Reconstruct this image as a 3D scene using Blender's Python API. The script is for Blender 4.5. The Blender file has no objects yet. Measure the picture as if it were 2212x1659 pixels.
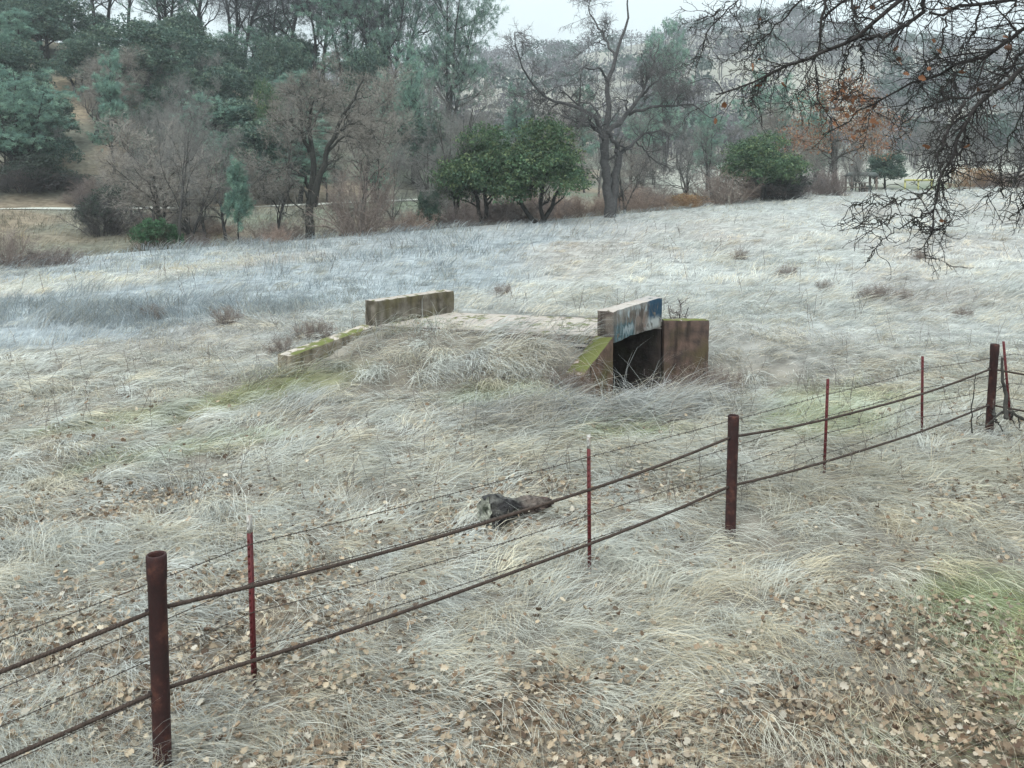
import bpy, math, random
import numpy as np
from mathutils import Vector, Matrix

# ------------------------------------------------------------------ camera, world, sun, exposure
SC = bpy.context.scene
COL = SC.collection
F = 1915.0                       # focal length in photo units (photo taken as 2212 x 1659)
CX, HY = 1106.0, 400.0           # column of the optical axis, row of the horizon
CAMZ = 3.3
PITCH = math.radians(4.0)
PY = HY + F * math.tan(PITCH)
cam_d = bpy.data.cameras.new("camera")
cam = bpy.data.objects.new("camera", cam_d)
COL.objects.link(cam)
cam.location = (0, 0, CAMZ)
cam.rotation_euler = (math.radians(90) - PITCH, 0, 0)
cam_d.sensor_width = 36
cam_d.lens = F / 2212 * 36
cam_d.shift_y = (PY - 829.5) / 2212
cam_d.clip_start = 0.05
cam_d.clip_end = 6000
SC.camera = cam

SUN_EL, SUN_AZ = math.radians(48), math.radians(200)
W = bpy.data.worlds.new("World"); SC.world = W; W.use_nodes = True
nt = W.node_tree; nt.nodes.clear()
sky = nt.nodes.new("ShaderNodeTexSky"); sky.sky_type = 'NISHITA'; sky.sun_disc = False
sky.sun_elevation = SUN_EL; sky.sun_rotation = SUN_AZ
sky.air_density = 1.0; sky.dust_density = 3.0; sky.ozone_density = 1.5
hs = nt.nodes.new("ShaderNodeHueSaturation"); hs.inputs['Saturation'].default_value = 0.30
tc = nt.nodes.new("ShaderNodeTexCoord")
nz = nt.nodes.new("ShaderNodeTexNoise"); nz.inputs['Scale'].default_value = 2.2; nz.inputs['Detail'].default_value = 4
mx = nt.nodes.new("ShaderNodeMix"); mx.data_type = 'RGBA'
mx.inputs['B'].default_value = (8.25, 9.6, 9.95, 1)       # the even white cloud deck
mr = nt.nodes.new("ShaderNodeMapRange"); mr.inputs['From Min'].default_value = .3; mr.inputs['From Max'].default_value = .7
mr.inputs['To Min'].default_value = .72; mr.inputs['To Max'].default_value = .95
bg = nt.nodes.new("ShaderNodeBackground"); bg.inputs['Strength'].default_value = 0.105
wo = nt.nodes.new("ShaderNodeOutputWorld")
L = nt.links.new
L(sky.outputs[0], hs.inputs['Color']); L(hs.outputs[0], mx.inputs['A'])
L(tc.outputs['Generated'], nz.inputs['Vector']); L(nz.outputs['Fac'], mr.inputs['Value']); L(mr.outputs[0], mx.inputs['Factor'])
sx = nt.nodes.new("ShaderNodeSeparateXYZ"); gr = nt.nodes.new("ShaderNodeMapRange"); vm = nt.nodes.new("ShaderNodeVectorMath"); vm.operation = 'SCALE'
gr.inputs['From Min'].default_value = 0; gr.inputs['From Max'].default_value = 1; gr.inputs['To Min'].default_value = .36; gr.inputs['To Max'].default_value = 1.62
L(tc.outputs['Generated'], sx.inputs[0]); L(sx.outputs['Z'], gr.inputs['Value']); L(mx.outputs['Result'], vm.inputs[0]); L(gr.outputs[0], vm.inputs['Scale'])
L(vm.outputs[0], bg.inputs['Color']); L(bg.outputs[0], wo.inputs['Surface'])

sd = bpy.data.lights.new("sun", 'SUN'); sd.energy = 1.1; sd.angle = math.radians(25); sd.color = (1, .985, .94)
sun = bpy.data.objects.new("sun", sd); COL.objects.link(sun)
# direction the light comes from: matches the sky texture's rotation (measured from +Y towards +X)
sdir = Vector((math.sin(SUN_AZ) * math.cos(SUN_EL), math.cos(SUN_AZ) * math.cos(SUN_EL), math.sin(SUN_EL)))
sun.rotation_euler = sdir.to_track_quat('Z', 'Y').to_euler()

SC.view_settings.view_transform = 'Standard'; SC.view_settings.look = 'None'
SC.view_settings.gamma = 1; SC.view_settings.exposure = 0.98
SC.cycles.max_bounces = 5; SC.cycles.diffuse_bounces = 3; SC.cycles.glossy_bounces = 2
SC.cycles.transmission_bounces = 3; SC.cycles.transparent_max_bounces = 4
SC.cycles.use_denoising = True

rng = np.random.default_rng(7)
random.seed(7)

# ------------------------------------------------------------------ small maths
def hash2(ix, iy, s):
    h = (ix.astype(np.int64) * 374761393 + iy.astype(np.int64) * 668265263 + s * 974634777) & 0x7fffffff
    h = ((h ^ (h >> 13)) * 1274126177) & 0x7fffffff
    return ((h ^ (h >> 16)) & 0xffff) / 65535.0
def vn(x, y, s=0):
    ix = np.floor(x); iy = np.floor(y); fx = x - ix; fy = y - iy
    fx = fx * fx * (3 - 2 * fx); fy = fy * fy * (3 - 2 * fy)
    a = hash2(ix, iy, s); b = hash2(ix + 1, iy, s); c = hash2(ix, iy + 1, s); d = hash2(ix + 1, iy + 1, s)
    return (a * (1 - fx) + b * fx) * (1 - fy) + (c * (1 - fx) + d * fx) * fy
def fbm(x, y, s=0, o=4):
    x = np.asarray(x, float); y = np.asarray(y, float)
    t = 0; a = .5; n = 0
    for i in range(o):
        t = t + a * vn(x * 2 ** i + 17.3 * i, y * 2 ** i - 9.1 * i, s + i); n += a; a *= .5
    return t / n
def sst(a, b, x):
    t = np.clip((x - a) / (b - a), 0, 1); return t * t * (3 - 2 * t)
def nrm(v):
    return v / (np.linalg.norm(v, axis=-1, keepdims=True) + 1e-9)
def lerp(a, b, t):
    return a + (b - a) * t

# ------------------------------------------------------------------ terrain
U0 = lambda px: (np.asarray(px, float) - CX) / F
KX = U0([-700, 0, 600, 1100, 1500, 1850, 2212, 2900])
YE = [31, 36, 43, 50, 57, 70, 82, 92]
def ye(u): return np.interp(u, KX, YE)
def fieldz(X, Y):
    k = np.clip(.033 + .0011 * X, .008, .056)
    k = k * np.clip(1 - .2 * sst(50, 85, Y), 0, 1)
    t = np.maximum(Y - 14, 0); t = np.where(t < 6, t * t / 12, t - 3) / .93
    return t * k * .98
RZ = [1.4, 1.5, 1.8, 2.2, 2.7, 3.3, 4.1, 4.5]
CZX = U0([-800, 0, 350, 600, 900, 1100, 1300, 1600, 2212, 2900]); CZ = [23, 21, 18.5, 16, 10.5, 6.8, 4.9, 4.9, 6.5, 7]
FZX = U0([-800, 600, 1040, 1250, 1500, 1700, 1900, 2212, 2900]); FZ = [35, 50, 62, 66, 78, 83, 72, 66, 58]
BC = np.array([.22, 16.3]); BT = np.array([.55, .835]); BN = np.array([-.835, .55])
def bridge_ab(X, Y):
    a = (X - BC[0]) * BT[0] + (Y - BC[1]) * BT[1]; b = (X - BC[0]) * BN[0] + (Y - BC[1]) * BN[1]
    return a + .295 * b, b
def ground0(X, Y, bumps=True):
    X = np.asarray(X, float); Y = np.asarray(Y, float)
    Ys = np.maximum(Y, 4.0); u = X / Ys
    e = ye(u)
    ze = fieldz(u * e, e)
    z = fieldz(X, np.minimum(Ys, e))
    rz = np.interp(u, KX, RZ); cz = np.interp(u, CZX, CZ); fz = np.interp(u, FZX, FZ)
    left = 1 - sst(U0(900), U0(1500), u)
    kn = [(e, ze), (e + 6, ze - .9 * left - .25), (e + 21, np.maximum(rz, ze * 0)), (e + 25, rz), (e + 66, cz), (195 + 0 * e, np.maximum(cz * .85, 8.5)),
          (300 + 0 * e, lerp(8, fz, .52)), (430 + 0 * e, fz), (620 + 0 * e, fz * .82), (1500 + 0 * e, fz * .3)]
    zb = z.copy()
    for (y0, z0), (y1, z1) in zip(kn[:-1], kn[1:]):
        t = np.clip((Y - y0) / (y1 - y0), 0, 1)
        zb = np.where((Y > y0), z0 + (z1 - z0) * (t * .6 + .4 * t * t * (3 - 2 * t)), zb)
    z = zb
    # viewer's bank
    z = z + np.where(Y < 4.6, np.clip((4.6 - Y) / 4.6, 0, 1) ** 1.4 * 1.75, 0) * sst(-4.2, -1.6, X) - .45 * (1 - sst(-6, -2.2, X)) * (1 - sst(2.5, 6, Y)) - .17 * (1 - sst(9, 14, Y)) - .05 * np.exp(-((X - 1.6) ** 2 + (Y - 8.3) ** 2) / 2.5)
    # embankment and culvert channel
    a, b = bridge_ab(X, Y)
    Lf = np.clip(1.7 + (b + 2) * .43, 1.6, 3.6)
    s = np.where(a < 0, 1 - sst(0, 1, (-a - 1.1) / Lf), 1 - sst(0, 1, (a - 1.15) / 4.2))
    bb = np.abs(b)
    lat = 1 - sst(2.12, 3.9, bb + .18 * (fbm(X * .9, Y * .9, 3) - .5))
    # at the openings the bank is cut off by the walls
    cut = 1 - sst(2.0, 2.08, bb) * (1 - sst(2.3, 3.9, np.abs(a)))
    wall_in = (sst(1.35, 1.75, bb) * (1 - sst(2.1, 2.3, bb))) * np.where(b < 0, sst(-2.6, -2.1, a) , sst(-3.5, -3.0, a)) * (1 - sst(-1.1, -.8, a))
    m = (.70 * s - np.where(b < 0, .15, .06) * wall_in) * np.minimum(lat, np.where(bb > 2.0, cut, 1))
    ch = .66 * (1 - sst(.7, 2.4, np.abs(a + .1))) * (-b > 1.9) * (1 - sst(2.2, 7.5, -b))
    ch = np.where((bb < 2.05) & (np.abs(a) < 1.2), .62 - 1.07 * sst(1.1, 1.9, b), ch)      # barrel of the culvert
    m = np.where((bb < 2.05) & (np.abs(a) < 1.2), 0, m)
    m = np.where((b > 2.0) & (np.abs(a) < 1.0), 0, m)
    z = z + m - ch
    if bumps:
        near = 1 - sst(16, 40, Y)
        z = z + near * (.16 * (fbm(X * 1.1, Y * 1.1, 11, 3) - .5) + .12 * (fbm(X * 2.6, Y * 2.6, 12, 2) - .5))
        z = z + .22 * sst(18, 35, Y) * (fbm(X * .22, Y * .22, 5, 3) - .5)
        far = sst(e + 4, e + 40, Y)
        z = z + far * 1.6 * (fbm(X * .05, Y * .05, 8, 4) - .5) + sst(170, 300, Y) * 9 * (fbm(X * .012, Y * .012, 9, 4) - .5)
    return z
# the ground meets the foot of each fence post and wall at the height seen in the photo
FIX = [(-2.1, 4.95, -.26, .7), (2.195, 8.6, -.28, .8), (6.566, 12, -.12, .9), (-1.81, 5.97, -.19, .6), (.70, 7.73, -.16, .8), (3.7, 10.3, -.12, .9), (5.575, 11.85, -.10, .6), (-3.95, 14.25, .2, .4), (1.35, 13.6, -.2, .35), (2.95, 15.7, -.62, .4)]
FIXD = []
for x_, y_, z_, s_ in FIX: FIXD.append(z_ - float(ground0(np.array([x_]), np.array([y_]))[0]))
def ground(X, Y, bumps=True):
    z = ground0(X, Y, bumps); X = np.asarray(X, float); Y = np.asarray(Y, float); nw = 0; dw = 1e-9
    for (x_, y_, z_, s_), d_ in zip(FIX, FIXD):
        w = np.exp(-((X - x_) ** 2 + (Y - y_) ** 2) / (2 * s_ * s_)); nw = nw + w * w * d_; dw = dw + w
    return z + nw / dw
def gz(x, y): return float(ground(np.array([x]), np.array([y]))[0])
def pix(X, Y, Z):
    """photo column and row of a place in the world (used to look up which kind of vegetation grows there)"""
    c, s = math.cos(PITCH), math.sin(PITCH)
    dz = Z - CAMZ; dep = Y * c - dz * s; up = Y * s + dz * c
    return CX + F * X / dep, PY - F * up / dep
def at(px, py, Y):
    """the place in the world seen at (px, py) at distance Y"""
    c, s = math.cos(PITCH), math.sin(PITCH)
    k = (PY - py) / F
    dz = Y * (k * c - s) / (c + k * s)
    dep = Y * c - dz * s
    return np.array([(px - CX) / F * dep, Y, CAMZ + dz])

# ------------------------------------------------------------------ mesh helpers
def big_mesh(name, V, faces, col=None, mat=None, parent=None, smooth=False, base=None):
    """V (n,3); faces: list of int arrays (m,3) or (m,4)"""
    V = np.asarray(V, np.float32)
    if base is not None: V = V - np.asarray(base, np.float32)
    me = bpy.data.meshes.new(name)
    me.vertices.add(len(V)); me.vertices.foreach_set("co", V.ravel())
    loops = np.concatenate([f.ravel() for f in faces]).astype(np.int32)
    sizes = np.concatenate([np.full(len(f), f.shape[1], np.int32) for f in faces])
    starts = np.concatenate([[0], np.cumsum(sizes)[:-1]]).astype(np.int32)
    me.loops.add(len(loops)); me.loops.foreach_set("vertex_index", loops)
    me.polygons.add(len(sizes)); me.polygons.foreach_set("loop_start", starts)
    try: me.polygons.foreach_set("loop_total", sizes)
    except Exception: pass
    if smooth: me.polygons.foreach_set("use_smooth", np.ones(len(sizes), bool))
    me.update(calc_edges=True)
    if col is not None:
        a = me.color_attributes.new("tint", 'FLOAT_COLOR', 'POINT')
        c4 = np.ones((len(V), 4), np.float32); c4[:, :3] = col
        a.data.foreach_set("color", c4.ravel())
    if mat: me.materials.append(mat)
    o = bpy.data.objects.new(name, me); COL.objects.link(o)
    if parent is not None: o.parent = parent
    return o
class Acc:
    """collects pieces of one mesh"""
    def __init__(s): s.V = []; s.F3 = []; s.F4 = []; s.C = []; s.n = 0
    def add(s, V, F, C=None):
        V = np.asarray(V, float).reshape(-1, 3); F = np.asarray(F)
        (s.F3 if F.shape[1] == 3 else s.F4).append(F + s.n)
        s.V.append(V); s.n += len(V)
        if C is not None:
            C = np.asarray(C, float)
            s.C.append(np.broadcast_to(C, V.shape) if C.ndim == 1 else C)
    def build(s, name, mat=None, parent=None, smooth=False, base=None):
        fs = []
        if s.F3: fs.append(np.concatenate(s.F3))
        if s.F4: fs.append(np.concatenate(s.F4))
        return big_mesh(name, np.concatenate(s.V), fs, np.concatenate(s.C) if s.C else None, mat, parent, smooth, base)
def ribbons(P, Wd, S):
    """P (N,K,3) centre lines, Wd (N,K) widths, S (N,3) or (N,K,3) side vectors"""
    N, K, _ = P.shape
    if S.ndim == 2: S = S[:, None, :]
    o = S * (Wd[..., None] * .5)
    V = np.stack([P - o, P + o], axis=2).reshape(-1, 3)
    i = (np.arange(N)[:, None] * K + np.arange(K - 1)[None]).ravel() * 2
    return V, np.stack([i, i + 1, i + 3, i + 2], 1)
def tubes(P, R, k=3, cap=False):
    N, K, _ = P.shape
    T = np.empty_like(P); T[:, 1:-1] = P[:, 2:] - P[:, :-2]; T[:, 0] = P[:, 1] - P[:, 0]; T[:, -1] = P[:, -1] - P[:, -2]
    T = nrm(T)
    ref = np.where(np.abs(T[:, :1, 2:3]) > .9, np.array([1., 0, 0]), np.array([0, 0, 1.]))
    A = nrm(np.cross(T, np.broadcast_to(ref, T.shape))); B = np.cross(T, A)
    th = np.arange(k) * 2 * math.pi / k
    V = P[:, :, None] + R[..., None, None] * (A[:, :, None] * np.cos(th)[None, None, :, None] + B[:, :, None] * np.sin(th)[None, None, :, None])
    V = V.reshape(-1, 3)
    b = (np.arange(N)[:, None, None] * K + np.arange(K - 1)[None, :, None]) * k
    j = np.arange(k)[None, None]; j2 = (j + 1) % k
    q = np.stack([b + j, b + j2, b + k + j2, b + k + j], -1).reshape(-1, 4)
    return V, q
def rep(c, K): return np.repeat(c, K, axis=0)

def tag(o, label=None, cat=None, group=None, kind=None):
    if label: o["label"] = label
    if cat: o["category"] = cat
    if group: o["group"] = group
    if kind: o["kind"] = kind
    return o
def empty(name, loc, label=None, cat=None, group=None):
    o = bpy.data.objects.new(name, None); o.empty_display_size = .3
    COL.objects.link(o); o.location = loc
    return tag(o, label, cat, group)

# ------------------------------------------------------------------ materials
def new_mat(name):
    m = bpy.data.materials.new(name); m.use_nodes = True; n = m.node_tree; n.nodes.clear()
    out = n.nodes.new("ShaderNodeOutputMaterial")
    return m, n, out
def tint_mat(name, transl=.25, rough=.9, vary=0.0, vscale=3.0, spec=.15):
    m, n, out = new_mat(name)
    at_ = n.nodes.new("ShaderNodeAttribute"); at_.attribute_name = "tint"
    col = at_.outputs['Color']
    if vary:
        tcn = n.nodes.new("ShaderNodeTexCoord"); no = n.nodes.new("ShaderNodeTexNoise"); no.inputs['Scale'].default_value = vscale
        no.inputs['Detail'].default_value = 6
        n.links.new(tcn.outputs['Object'], no.inputs['Vector'])
        r = n.nodes.new("ShaderNodeMapRange"); r.inputs['From Min'].default_value = .3; r.inputs['From Max'].default_value = .7
        r.inputs['To Min'].default_value = 1 - vary; r.inputs['To Max'].default_value = 1 + vary
        n.links.new(no.outputs['Fac'], r.inputs['Value'])
        mu = n.nodes.new("ShaderNodeVectorMath"); mu.operation = 'SCALE'
        n.links.new(col, mu.inputs[0]); n.links.new(r.outputs[0], mu.inputs['Scale']); col = mu.outputs[0]
    p = n.nodes.new("ShaderNodeBsdfPrincipled"); p.inputs['Roughness'].default_value = rough
    p.inputs['Specular IOR Level'].default_value = spec
    n.links.new(col, p.inputs['Base Color'])
    if transl:
        t = n.nodes.new("ShaderNodeBsdfTranslucent"); n.links.new(col, t.inputs['Color'])
        x = n.nodes.new("ShaderNodeMixShader"); x.inputs[0].default_value = transl
        n.links.new(p.outputs[0], x.inputs[1]); n.links.new(t.outputs[0], x.inputs[2]); n.links.new(x.outputs[0], out.inputs[0])
    else: n.links.new(p.outputs[0], out.inputs[0])
    return m
M_BLADE = tint_mat("dry_grass_blade", .3)
M_LEAF = tint_mat("tree_leaf", .3, .6, spec=.25)
M_LITTER = tint_mat("fallen_leaf", .12, .8)
M_BARK = tint_mat("tree_bark", 0, .95, .30, 9)
def add_bump(m, scale, strength, dist):
    n = m.node_tree; p = next(x for x in n.nodes if x.type == 'BSDF_PRINCIPLED'); tcn = n.nodes.new("ShaderNodeTexCoord"); no = n.nodes.new("ShaderNodeTexNoise")
    no.inputs['Scale'].default_value = scale; no.inputs['Detail'].default_value = 7; bp = n.nodes.new("ShaderNodeBump"); bp.inputs['Strength'].default_value = strength; bp.inputs['Distance'].default_value = dist
    n.links.new(tcn.outputs['Object'], no.inputs['Vector']); n.links.new(no.outputs['Fac'], bp.inputs['Height']); n.links.new(bp.outputs[0], p.inputs['Normal'])
add_bump(M_BARK, 22, .8, .02)
M_GROUND = tint_mat("soil_and_thatch", 0, 1.0, .35, 2.5)

def noise_mat(name, stops, scale=8, detail=8, rough=.85, bump=.3, bscale=40, metal=0, dist=0.0, second=None, mossy=0):
    m, n, out = new_mat(name)
    tcn = n.nodes.new("ShaderNodeTexCoord")
    no = n.nodes.new("ShaderNodeTexNoise"); no.inputs['Scale'].default_value = scale; no.inputs['Detail'].default_value = detail
    no.inputs['Distortion'].default_value = dist; no.inputs['Roughness'].default_value = .65
    n.links.new(tcn.outputs['Object'], no.inputs['Vector'])
    cr = n.nodes.new("ShaderNodeValToRGB"); e = cr.color_ramp.elements
    while len(e) < len(stops): e.new(.5)
    for k, (p_, c_) in enumerate(stops): e[k].position = p_; e[k].color = (*c_, 1)
    n.links.new(no.outputs['Fac'], cr.inputs[0]); col = cr.outputs[0]
    if second:          # (scale, threshold low, high, colour)
        n2 = n.nodes.new("ShaderNodeTexNoise"); n2.inputs['Scale'].default_value = second[0]; n2.inputs['Detail'].default_value = 6
        n.links.new(tcn.outputs['Object'], n2.inputs['Vector'])
        r2 = n.nodes.new("ShaderNodeMapRange"); r2.inputs['From Min'].default_value = second[1]; r2.inputs['From Max'].default_value = second[2]
        n.links.new(n2.outputs['Fac'], r2.inputs['Value'])
        x = n.nodes.new("ShaderNodeMix"); x.data_type = 'RGBA'; x.inputs['B'].default_value = (*second[3], 1)
        n.links.new(col, x.inputs['A']); n.links.new(r2.outputs[0], x.inputs['Factor']); col = x.outputs['Result']
    p = n.nodes.new("ShaderNodeBsdfPrincipled"); p.inputs['Roughness'].default_value = rough; p.inputs['Metallic'].default_value = metal
    p.inputs['Specular IOR Level'].default_value = .25
    n.links.new(col, p.inputs['Base Color'])
    nb = n.nodes.new("ShaderNodeTexNoise"); nb.inputs['Scale'].default_value = bscale; nb.inputs['Detail'].default_value = 5
    n.links.new(tcn.outputs['Object'], nb.inputs['Vector'])
    bp = n.nodes.new("ShaderNodeBump"); bp.inputs['Strength'].default_value = bump; bp.inputs['Distance'].default_value = .01
    n.links.new(nb.outputs['Fac'], bp.inputs['Height']); n.links.new(bp.outputs[0], p.inputs['Normal'])
    n.links.new(p.outputs[0], out.inputs[0])
    return m
# ------------------------------------------------------------------ what grows where
PALE = np.array([.50, .507, .485]); STRAW = np.array([.475, .445, .365]); GREY = np.array([.385, .385, .35]); BLUE = np.array([.325, .36, .38])
BROWN = np.array([.22, .17, .125]); GREEN = np.array([.24, .30, .13]); MOSS = np.array([.24, .26, .11]); LILAC = np.array([.345, .33, .315])
def zones(X, Y):
    """per place: blade colour, blade density 0..1, height, uprightness, ground colour"""
    Z = ground(X, Y, False)
    px, py = pix(X, Y, Z)
    n1 = fbm(X * .5, Y * .5, 21); n2 = fbm(X * 1.7, Y * 1.7, 22); n3 = fbm(X * .13, Y * .13, 23)
    a, b = bridge_ab(X, Y)
    right = sst(-1.5, 2.5, (X + 2.0) * .655 - (Y - 5.1) * .755 + .3 * (n1 - .5) * 4)      # viewer's side of the fence is browner
    nearc = lerp(GREY * 1.12, STRAW * .88, np.clip(right * .8 + .9 * (n1 - .45), 0, 1)[:, None])
    nearc = lerp(nearc, PALE, sst(.52, .72, n2)[:, None] * .7)
    fieldc = lerp(PALE * .93, LILAC * 1.2, sst(.45, .7, fbm(X * .35, Y * .12, 24))[:, None] * .75)
    fieldc = lerp(fieldc, np.array([.46, .40, .35]), (sst(.5, .75, n3) * .45)[:, None])
    far = sst(15, 20, Y + (n1 - .5) * 4) 
    c = lerp(nearc, fieldc, far[:, None])
    # blue-grey thistle band across the left of the field
    lo = np.interp(px, [0, 300, 520, 820, 1080, 1300], [755, 715, 668, 648, 612, 560]); hi = np.interp(px, [0, 300, 520, 820, 1080, 1300], [648, 612, 578, 535, 520, 512])
    w = 14 + 30 * (n1 - .5)
    band = sst(-12, 12, lo + w - py) * sst(-8, 8, py - hi - w * .3) * (1 - sst(1050, 1250, px))
    hi2 = np.interp(px, [0, 300, 520, 1300], [606, 582, 555, 520])
    band2 = sst(-6, 6, hi2 - py + w * .3) * (1 - sst(1150, 1500, px)) * sst(20, 26, Y)
    bd = np.clip(band + band2 * .8, 0, 1)
    c = lerp(c, BLUE * (0.78 + .35 * n2[:, None]), bd[:, None] * .92)
    strip = sst(-8, 8, py - hi2) * sst(-8, 8, hi - py) * (1 - sst(450, 640, px)) * sst(20, 26, Y)
    c = lerp(c, np.array([.62, .60, .53]), strip[:, None] * .8)
    edge = sst(ye(X / np.maximum(Y, 4)) * .8, ye(X / np.maximum(Y, 4)), Y)
    c = lerp(c, BLUE * 1.05, (edge * .35)[:, None])
    # thatch on the front of the embankment: grey, tall
    mound = (1 - sst(3.4, 4.6, np.hypot((X - .3) / 1.25, (Y - 14.9) / .75)))
    c = lerp(c, np.array([.33, .335, .335]), mound[:, None] * .7 * sst(.35, .6, n1)[:, None])
    def blob(x, y, rx, ry, rot=0, soft=.45):
        cx, sx = math.cos(rot), math.sin(rot); dx, dy = X - x, Y - y
        q = np.hypot((dx * cx + dy * sx) / rx, (-dx * sx + dy * cx) / ry) + (n2 - .5) * .7
        return 1 - sst(1 - soft, 1 + soft, q)
    moss = np.clip(.5 * blob(-5.3, 12.4, 1.3, .4, .5) + .8 * blob(-3.9, 13.6, 1.35, .5, .55) + .75 * blob(-1.15, 16.2, 1.1, .35, .3) + .7 * blob(1.15, 15.5, .5, .35) + blob(4.9, 14.7, 1.3, .8, .3) * .75, 0, 1)
    green = np.clip(blob(4.4, 12.3, 1.1, .6, .3) * .5 + blob(1.4, 11.9, .8, .3) * .5 + blob(4.2, 6.5, .9, 1.1) * .95 + blob(-4.2, 11.2, 1.2, .3, .5) * .45 + blob(5.1, 13.6, 1.5, .7, .2) * .5
                    + blob(2.9, 5.2, .8, .35) * .5 + blob(-.2, 13.4, 1, .4) * .4, 0, 1)
    c = lerp(c, GREEN * 1.15, green[:, None] * .75); c = lerp(c, MOSS * 1.25, moss[:, None] * .6)
    # leaf litter: bare brown soil with leaves, thin grass
    lit = np.clip(1.1 * blob(.9, 5.2, 2.0, .75) + blob(-2.6, 6.6, 1.6, 1.2, .3) * .8 + blob(-4.2, 9.4, 1.5, .5, .35) * .7 + blob(-1.0, 8.8, 1.6, .9) * .3 + blob(.9, 9.8, 1.7, .5) * .4
                  + blob(3.4, 6.6, 1.3, .6, -.4) * .6 + blob(2.2, 5.0, 1.4, .6) * 1.0 + blob(-.9, 5.0, 1.0, .5) * .6 + blob(5.6, 9.6, 1.4, .5, .3) * .55, 0, 1)
    lit = lit * sst(.22, .46, fbm(X * 1.3 + 5, Y * 1.3, 31) + lit * .12)
    lit = np.clip(lit, 0, 1)
    ez = ye(X / np.maximum(Y, 4)); bk = sst(ez + 1, ez + 3, Y); c = lerp(c, lerp(np.array([.17, .175, .14]), np.array([.27, .235, .18]), n1[:, None]), bk[:, None])
    hgt = .75 + .8 * sst(.35, .75, n1)
    hgt = hgt * (1 - .45 * moss) * (1 - .35 * lit) * (1 - .3 * green)
    hgt = hgt * (1 + .35 * mound)
    up = .16 + .25 * sst(.5, .8, n2) + .35 * mound * sst(.4, .7, n1) + .3 * far + .45 * bd
    dens = (1 - .72 * lit) * (1 - .15 * moss) * (.45 + .55 * sst(.3, .52, fbm(X * 2.1, Y * 2.1, 33)))
    gc = lerp(BROWN * .62, GREY * .55, (.4 + .6 * far)[:, None]); gc = lerp(gc, fieldc * .62, far[:, None] * .85)
    gc = lerp(gc, BLUE * .75, bd[:, None] * .8)
    gc = lerp(gc, MOSS * .85, moss[:, None] * .6); gc = lerp(gc, GREEN * .5, green[:, None] * .8); gc = lerp(gc, np.array([.15, .115, .085]), lit[:, None] * .7)
    return dict(col=c, dens=dens, h=hgt, up=up, g=gc, lit=lit, px=px, py=py, moss=moss, green=green, far=far, bd=bd, mound=mound, right=right)

# ------------------------------------------------------------------ ground sheet
def build_ground():
    us = np.concatenate([np.linspace(-3.5, -.95, 26)[:-1], np.linspace(-.95, .95, 420), np.linspace(.95, 3.5, 26)[1:]])
    ys = np.concatenate([np.array([-30, -12, -5, -2, 0]), np.linspace(1, 4, 22)[:-1], np.linspace(4, 13, 130)[:-1], np.linspace(13, 20, 130)[:-1],
                         np.exp(np.linspace(math.log(20), math.log(120), 170))[:-1], np.exp(np.linspace(math.log(120), math.log(1500), 150))])
    uu, yy = np.meshgrid(us, ys)
    X = uu * np.maximum(yy, 4.0) ; Y = yy
    X = X.ravel(); Y = Y.ravel(); Z = ground(X, Y)
    z = zones(X, np.maximum(Y, .5)); g = z['g']
    u = X / np.maximum(Y, 4); e = ye(u)
    n = fbm(X * .12, Y * .12, 41); nn = fbm(X * .5, Y * .5, 42)
    bank = lerp(np.array([.10, .105, .085]), np.array([.17, .16, .125]), nn[:, None])
    bank = lerp(bank, np.array([.20, .145, .10]), (sst(.5, .72, n))[:, None] * .6)
    bank = lerp(bank, np.array([.12, .15, .10]), sst(.5, .3, n)[:, None] * .6)
    t = sst(e - .5, e + 1.5, Y); g = lerp(g, bank, t[:, None])
    # pale meadow beyond the trees on the right, and the bare sandy cuts on the hill at the left
    mead = sst(U0(1250), U0(1500), u) * sst(e + 10, e + 30, Y) * (1 - sst(180, 240, Y))
    g = lerp(g, np.array([.36, .35, .31]), (mead * .75)[:, None])
    px = CX + F * u
    sand = (1 - sst(.5, 1.3, np.hypot((px - 160) / 60, (Y - 86) / 5))) + (1 - sst(.5, 1.3, np.hypot((px - 480) / 70, (Y - 71) / 3)))
    g = lerp(g, np.array([.30, .245, .175]), np.clip(sand, 0, 1)[:, None] * .8)
    farh = sst(210, 260, Y); pg = lerp(np.array([.13, .13, .125]), np.array([.25, .24, .205]), sst(.47, .62, fbm(X * .022, Y * .022, 51))[:, None])
    g = lerp(g, pg, farh[:, None])
    aa, bb_ = bridge_ab(X, Y); ins = (np.abs(aa) < 1.0) & (np.abs(bb_) < 2.05); g = np.where(ins[:, None], np.array([.035, .03, .025]), g)  # ground under the deck painted dark to deepen the shade inside the barrel
    ny, nx = uu.shape
    i = (np.arange(ny - 1)[:, None] * nx + np.arange(nx - 1)[None]).ravel()
    F4 = np.stack([i, i + 1, i + nx + 1, i + nx], 1)
    o = big_mesh("ground", np.stack([X, Y, Z], 1), [F4], g, M_GROUND, smooth=True)
    tag(o, kind="structure")
build_ground()

# the gravel road on the far bank
def build_road():
    us = np.linspace(U0(-400), U0(1000), 120); V = []; 
    for j, off in enumerate([21.6, 22.6, 23.6, 24.6]):
        y = ye(us) + off; x = us * y
        V.append(np.stack([x, y, ground(x, y) + .06 + .04 * (j in (1, 2))], 1))
    n = len(us); V = np.concatenate(V); q = []
    for j in range(3):
        i = np.arange(n - 1) + j * n; q.append(np.stack([i, i + 1, i + n + 1, i + n], 1))
    o = big_mesh("road", V, [np.concatenate(q)], None, noise_mat("pale_gravel", [(.3, (.34, .34, .30)), (.7, (.48, .47, .42))], 1.5, 6), smooth=True)
    tag(o, kind="structure")
build_road()

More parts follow.
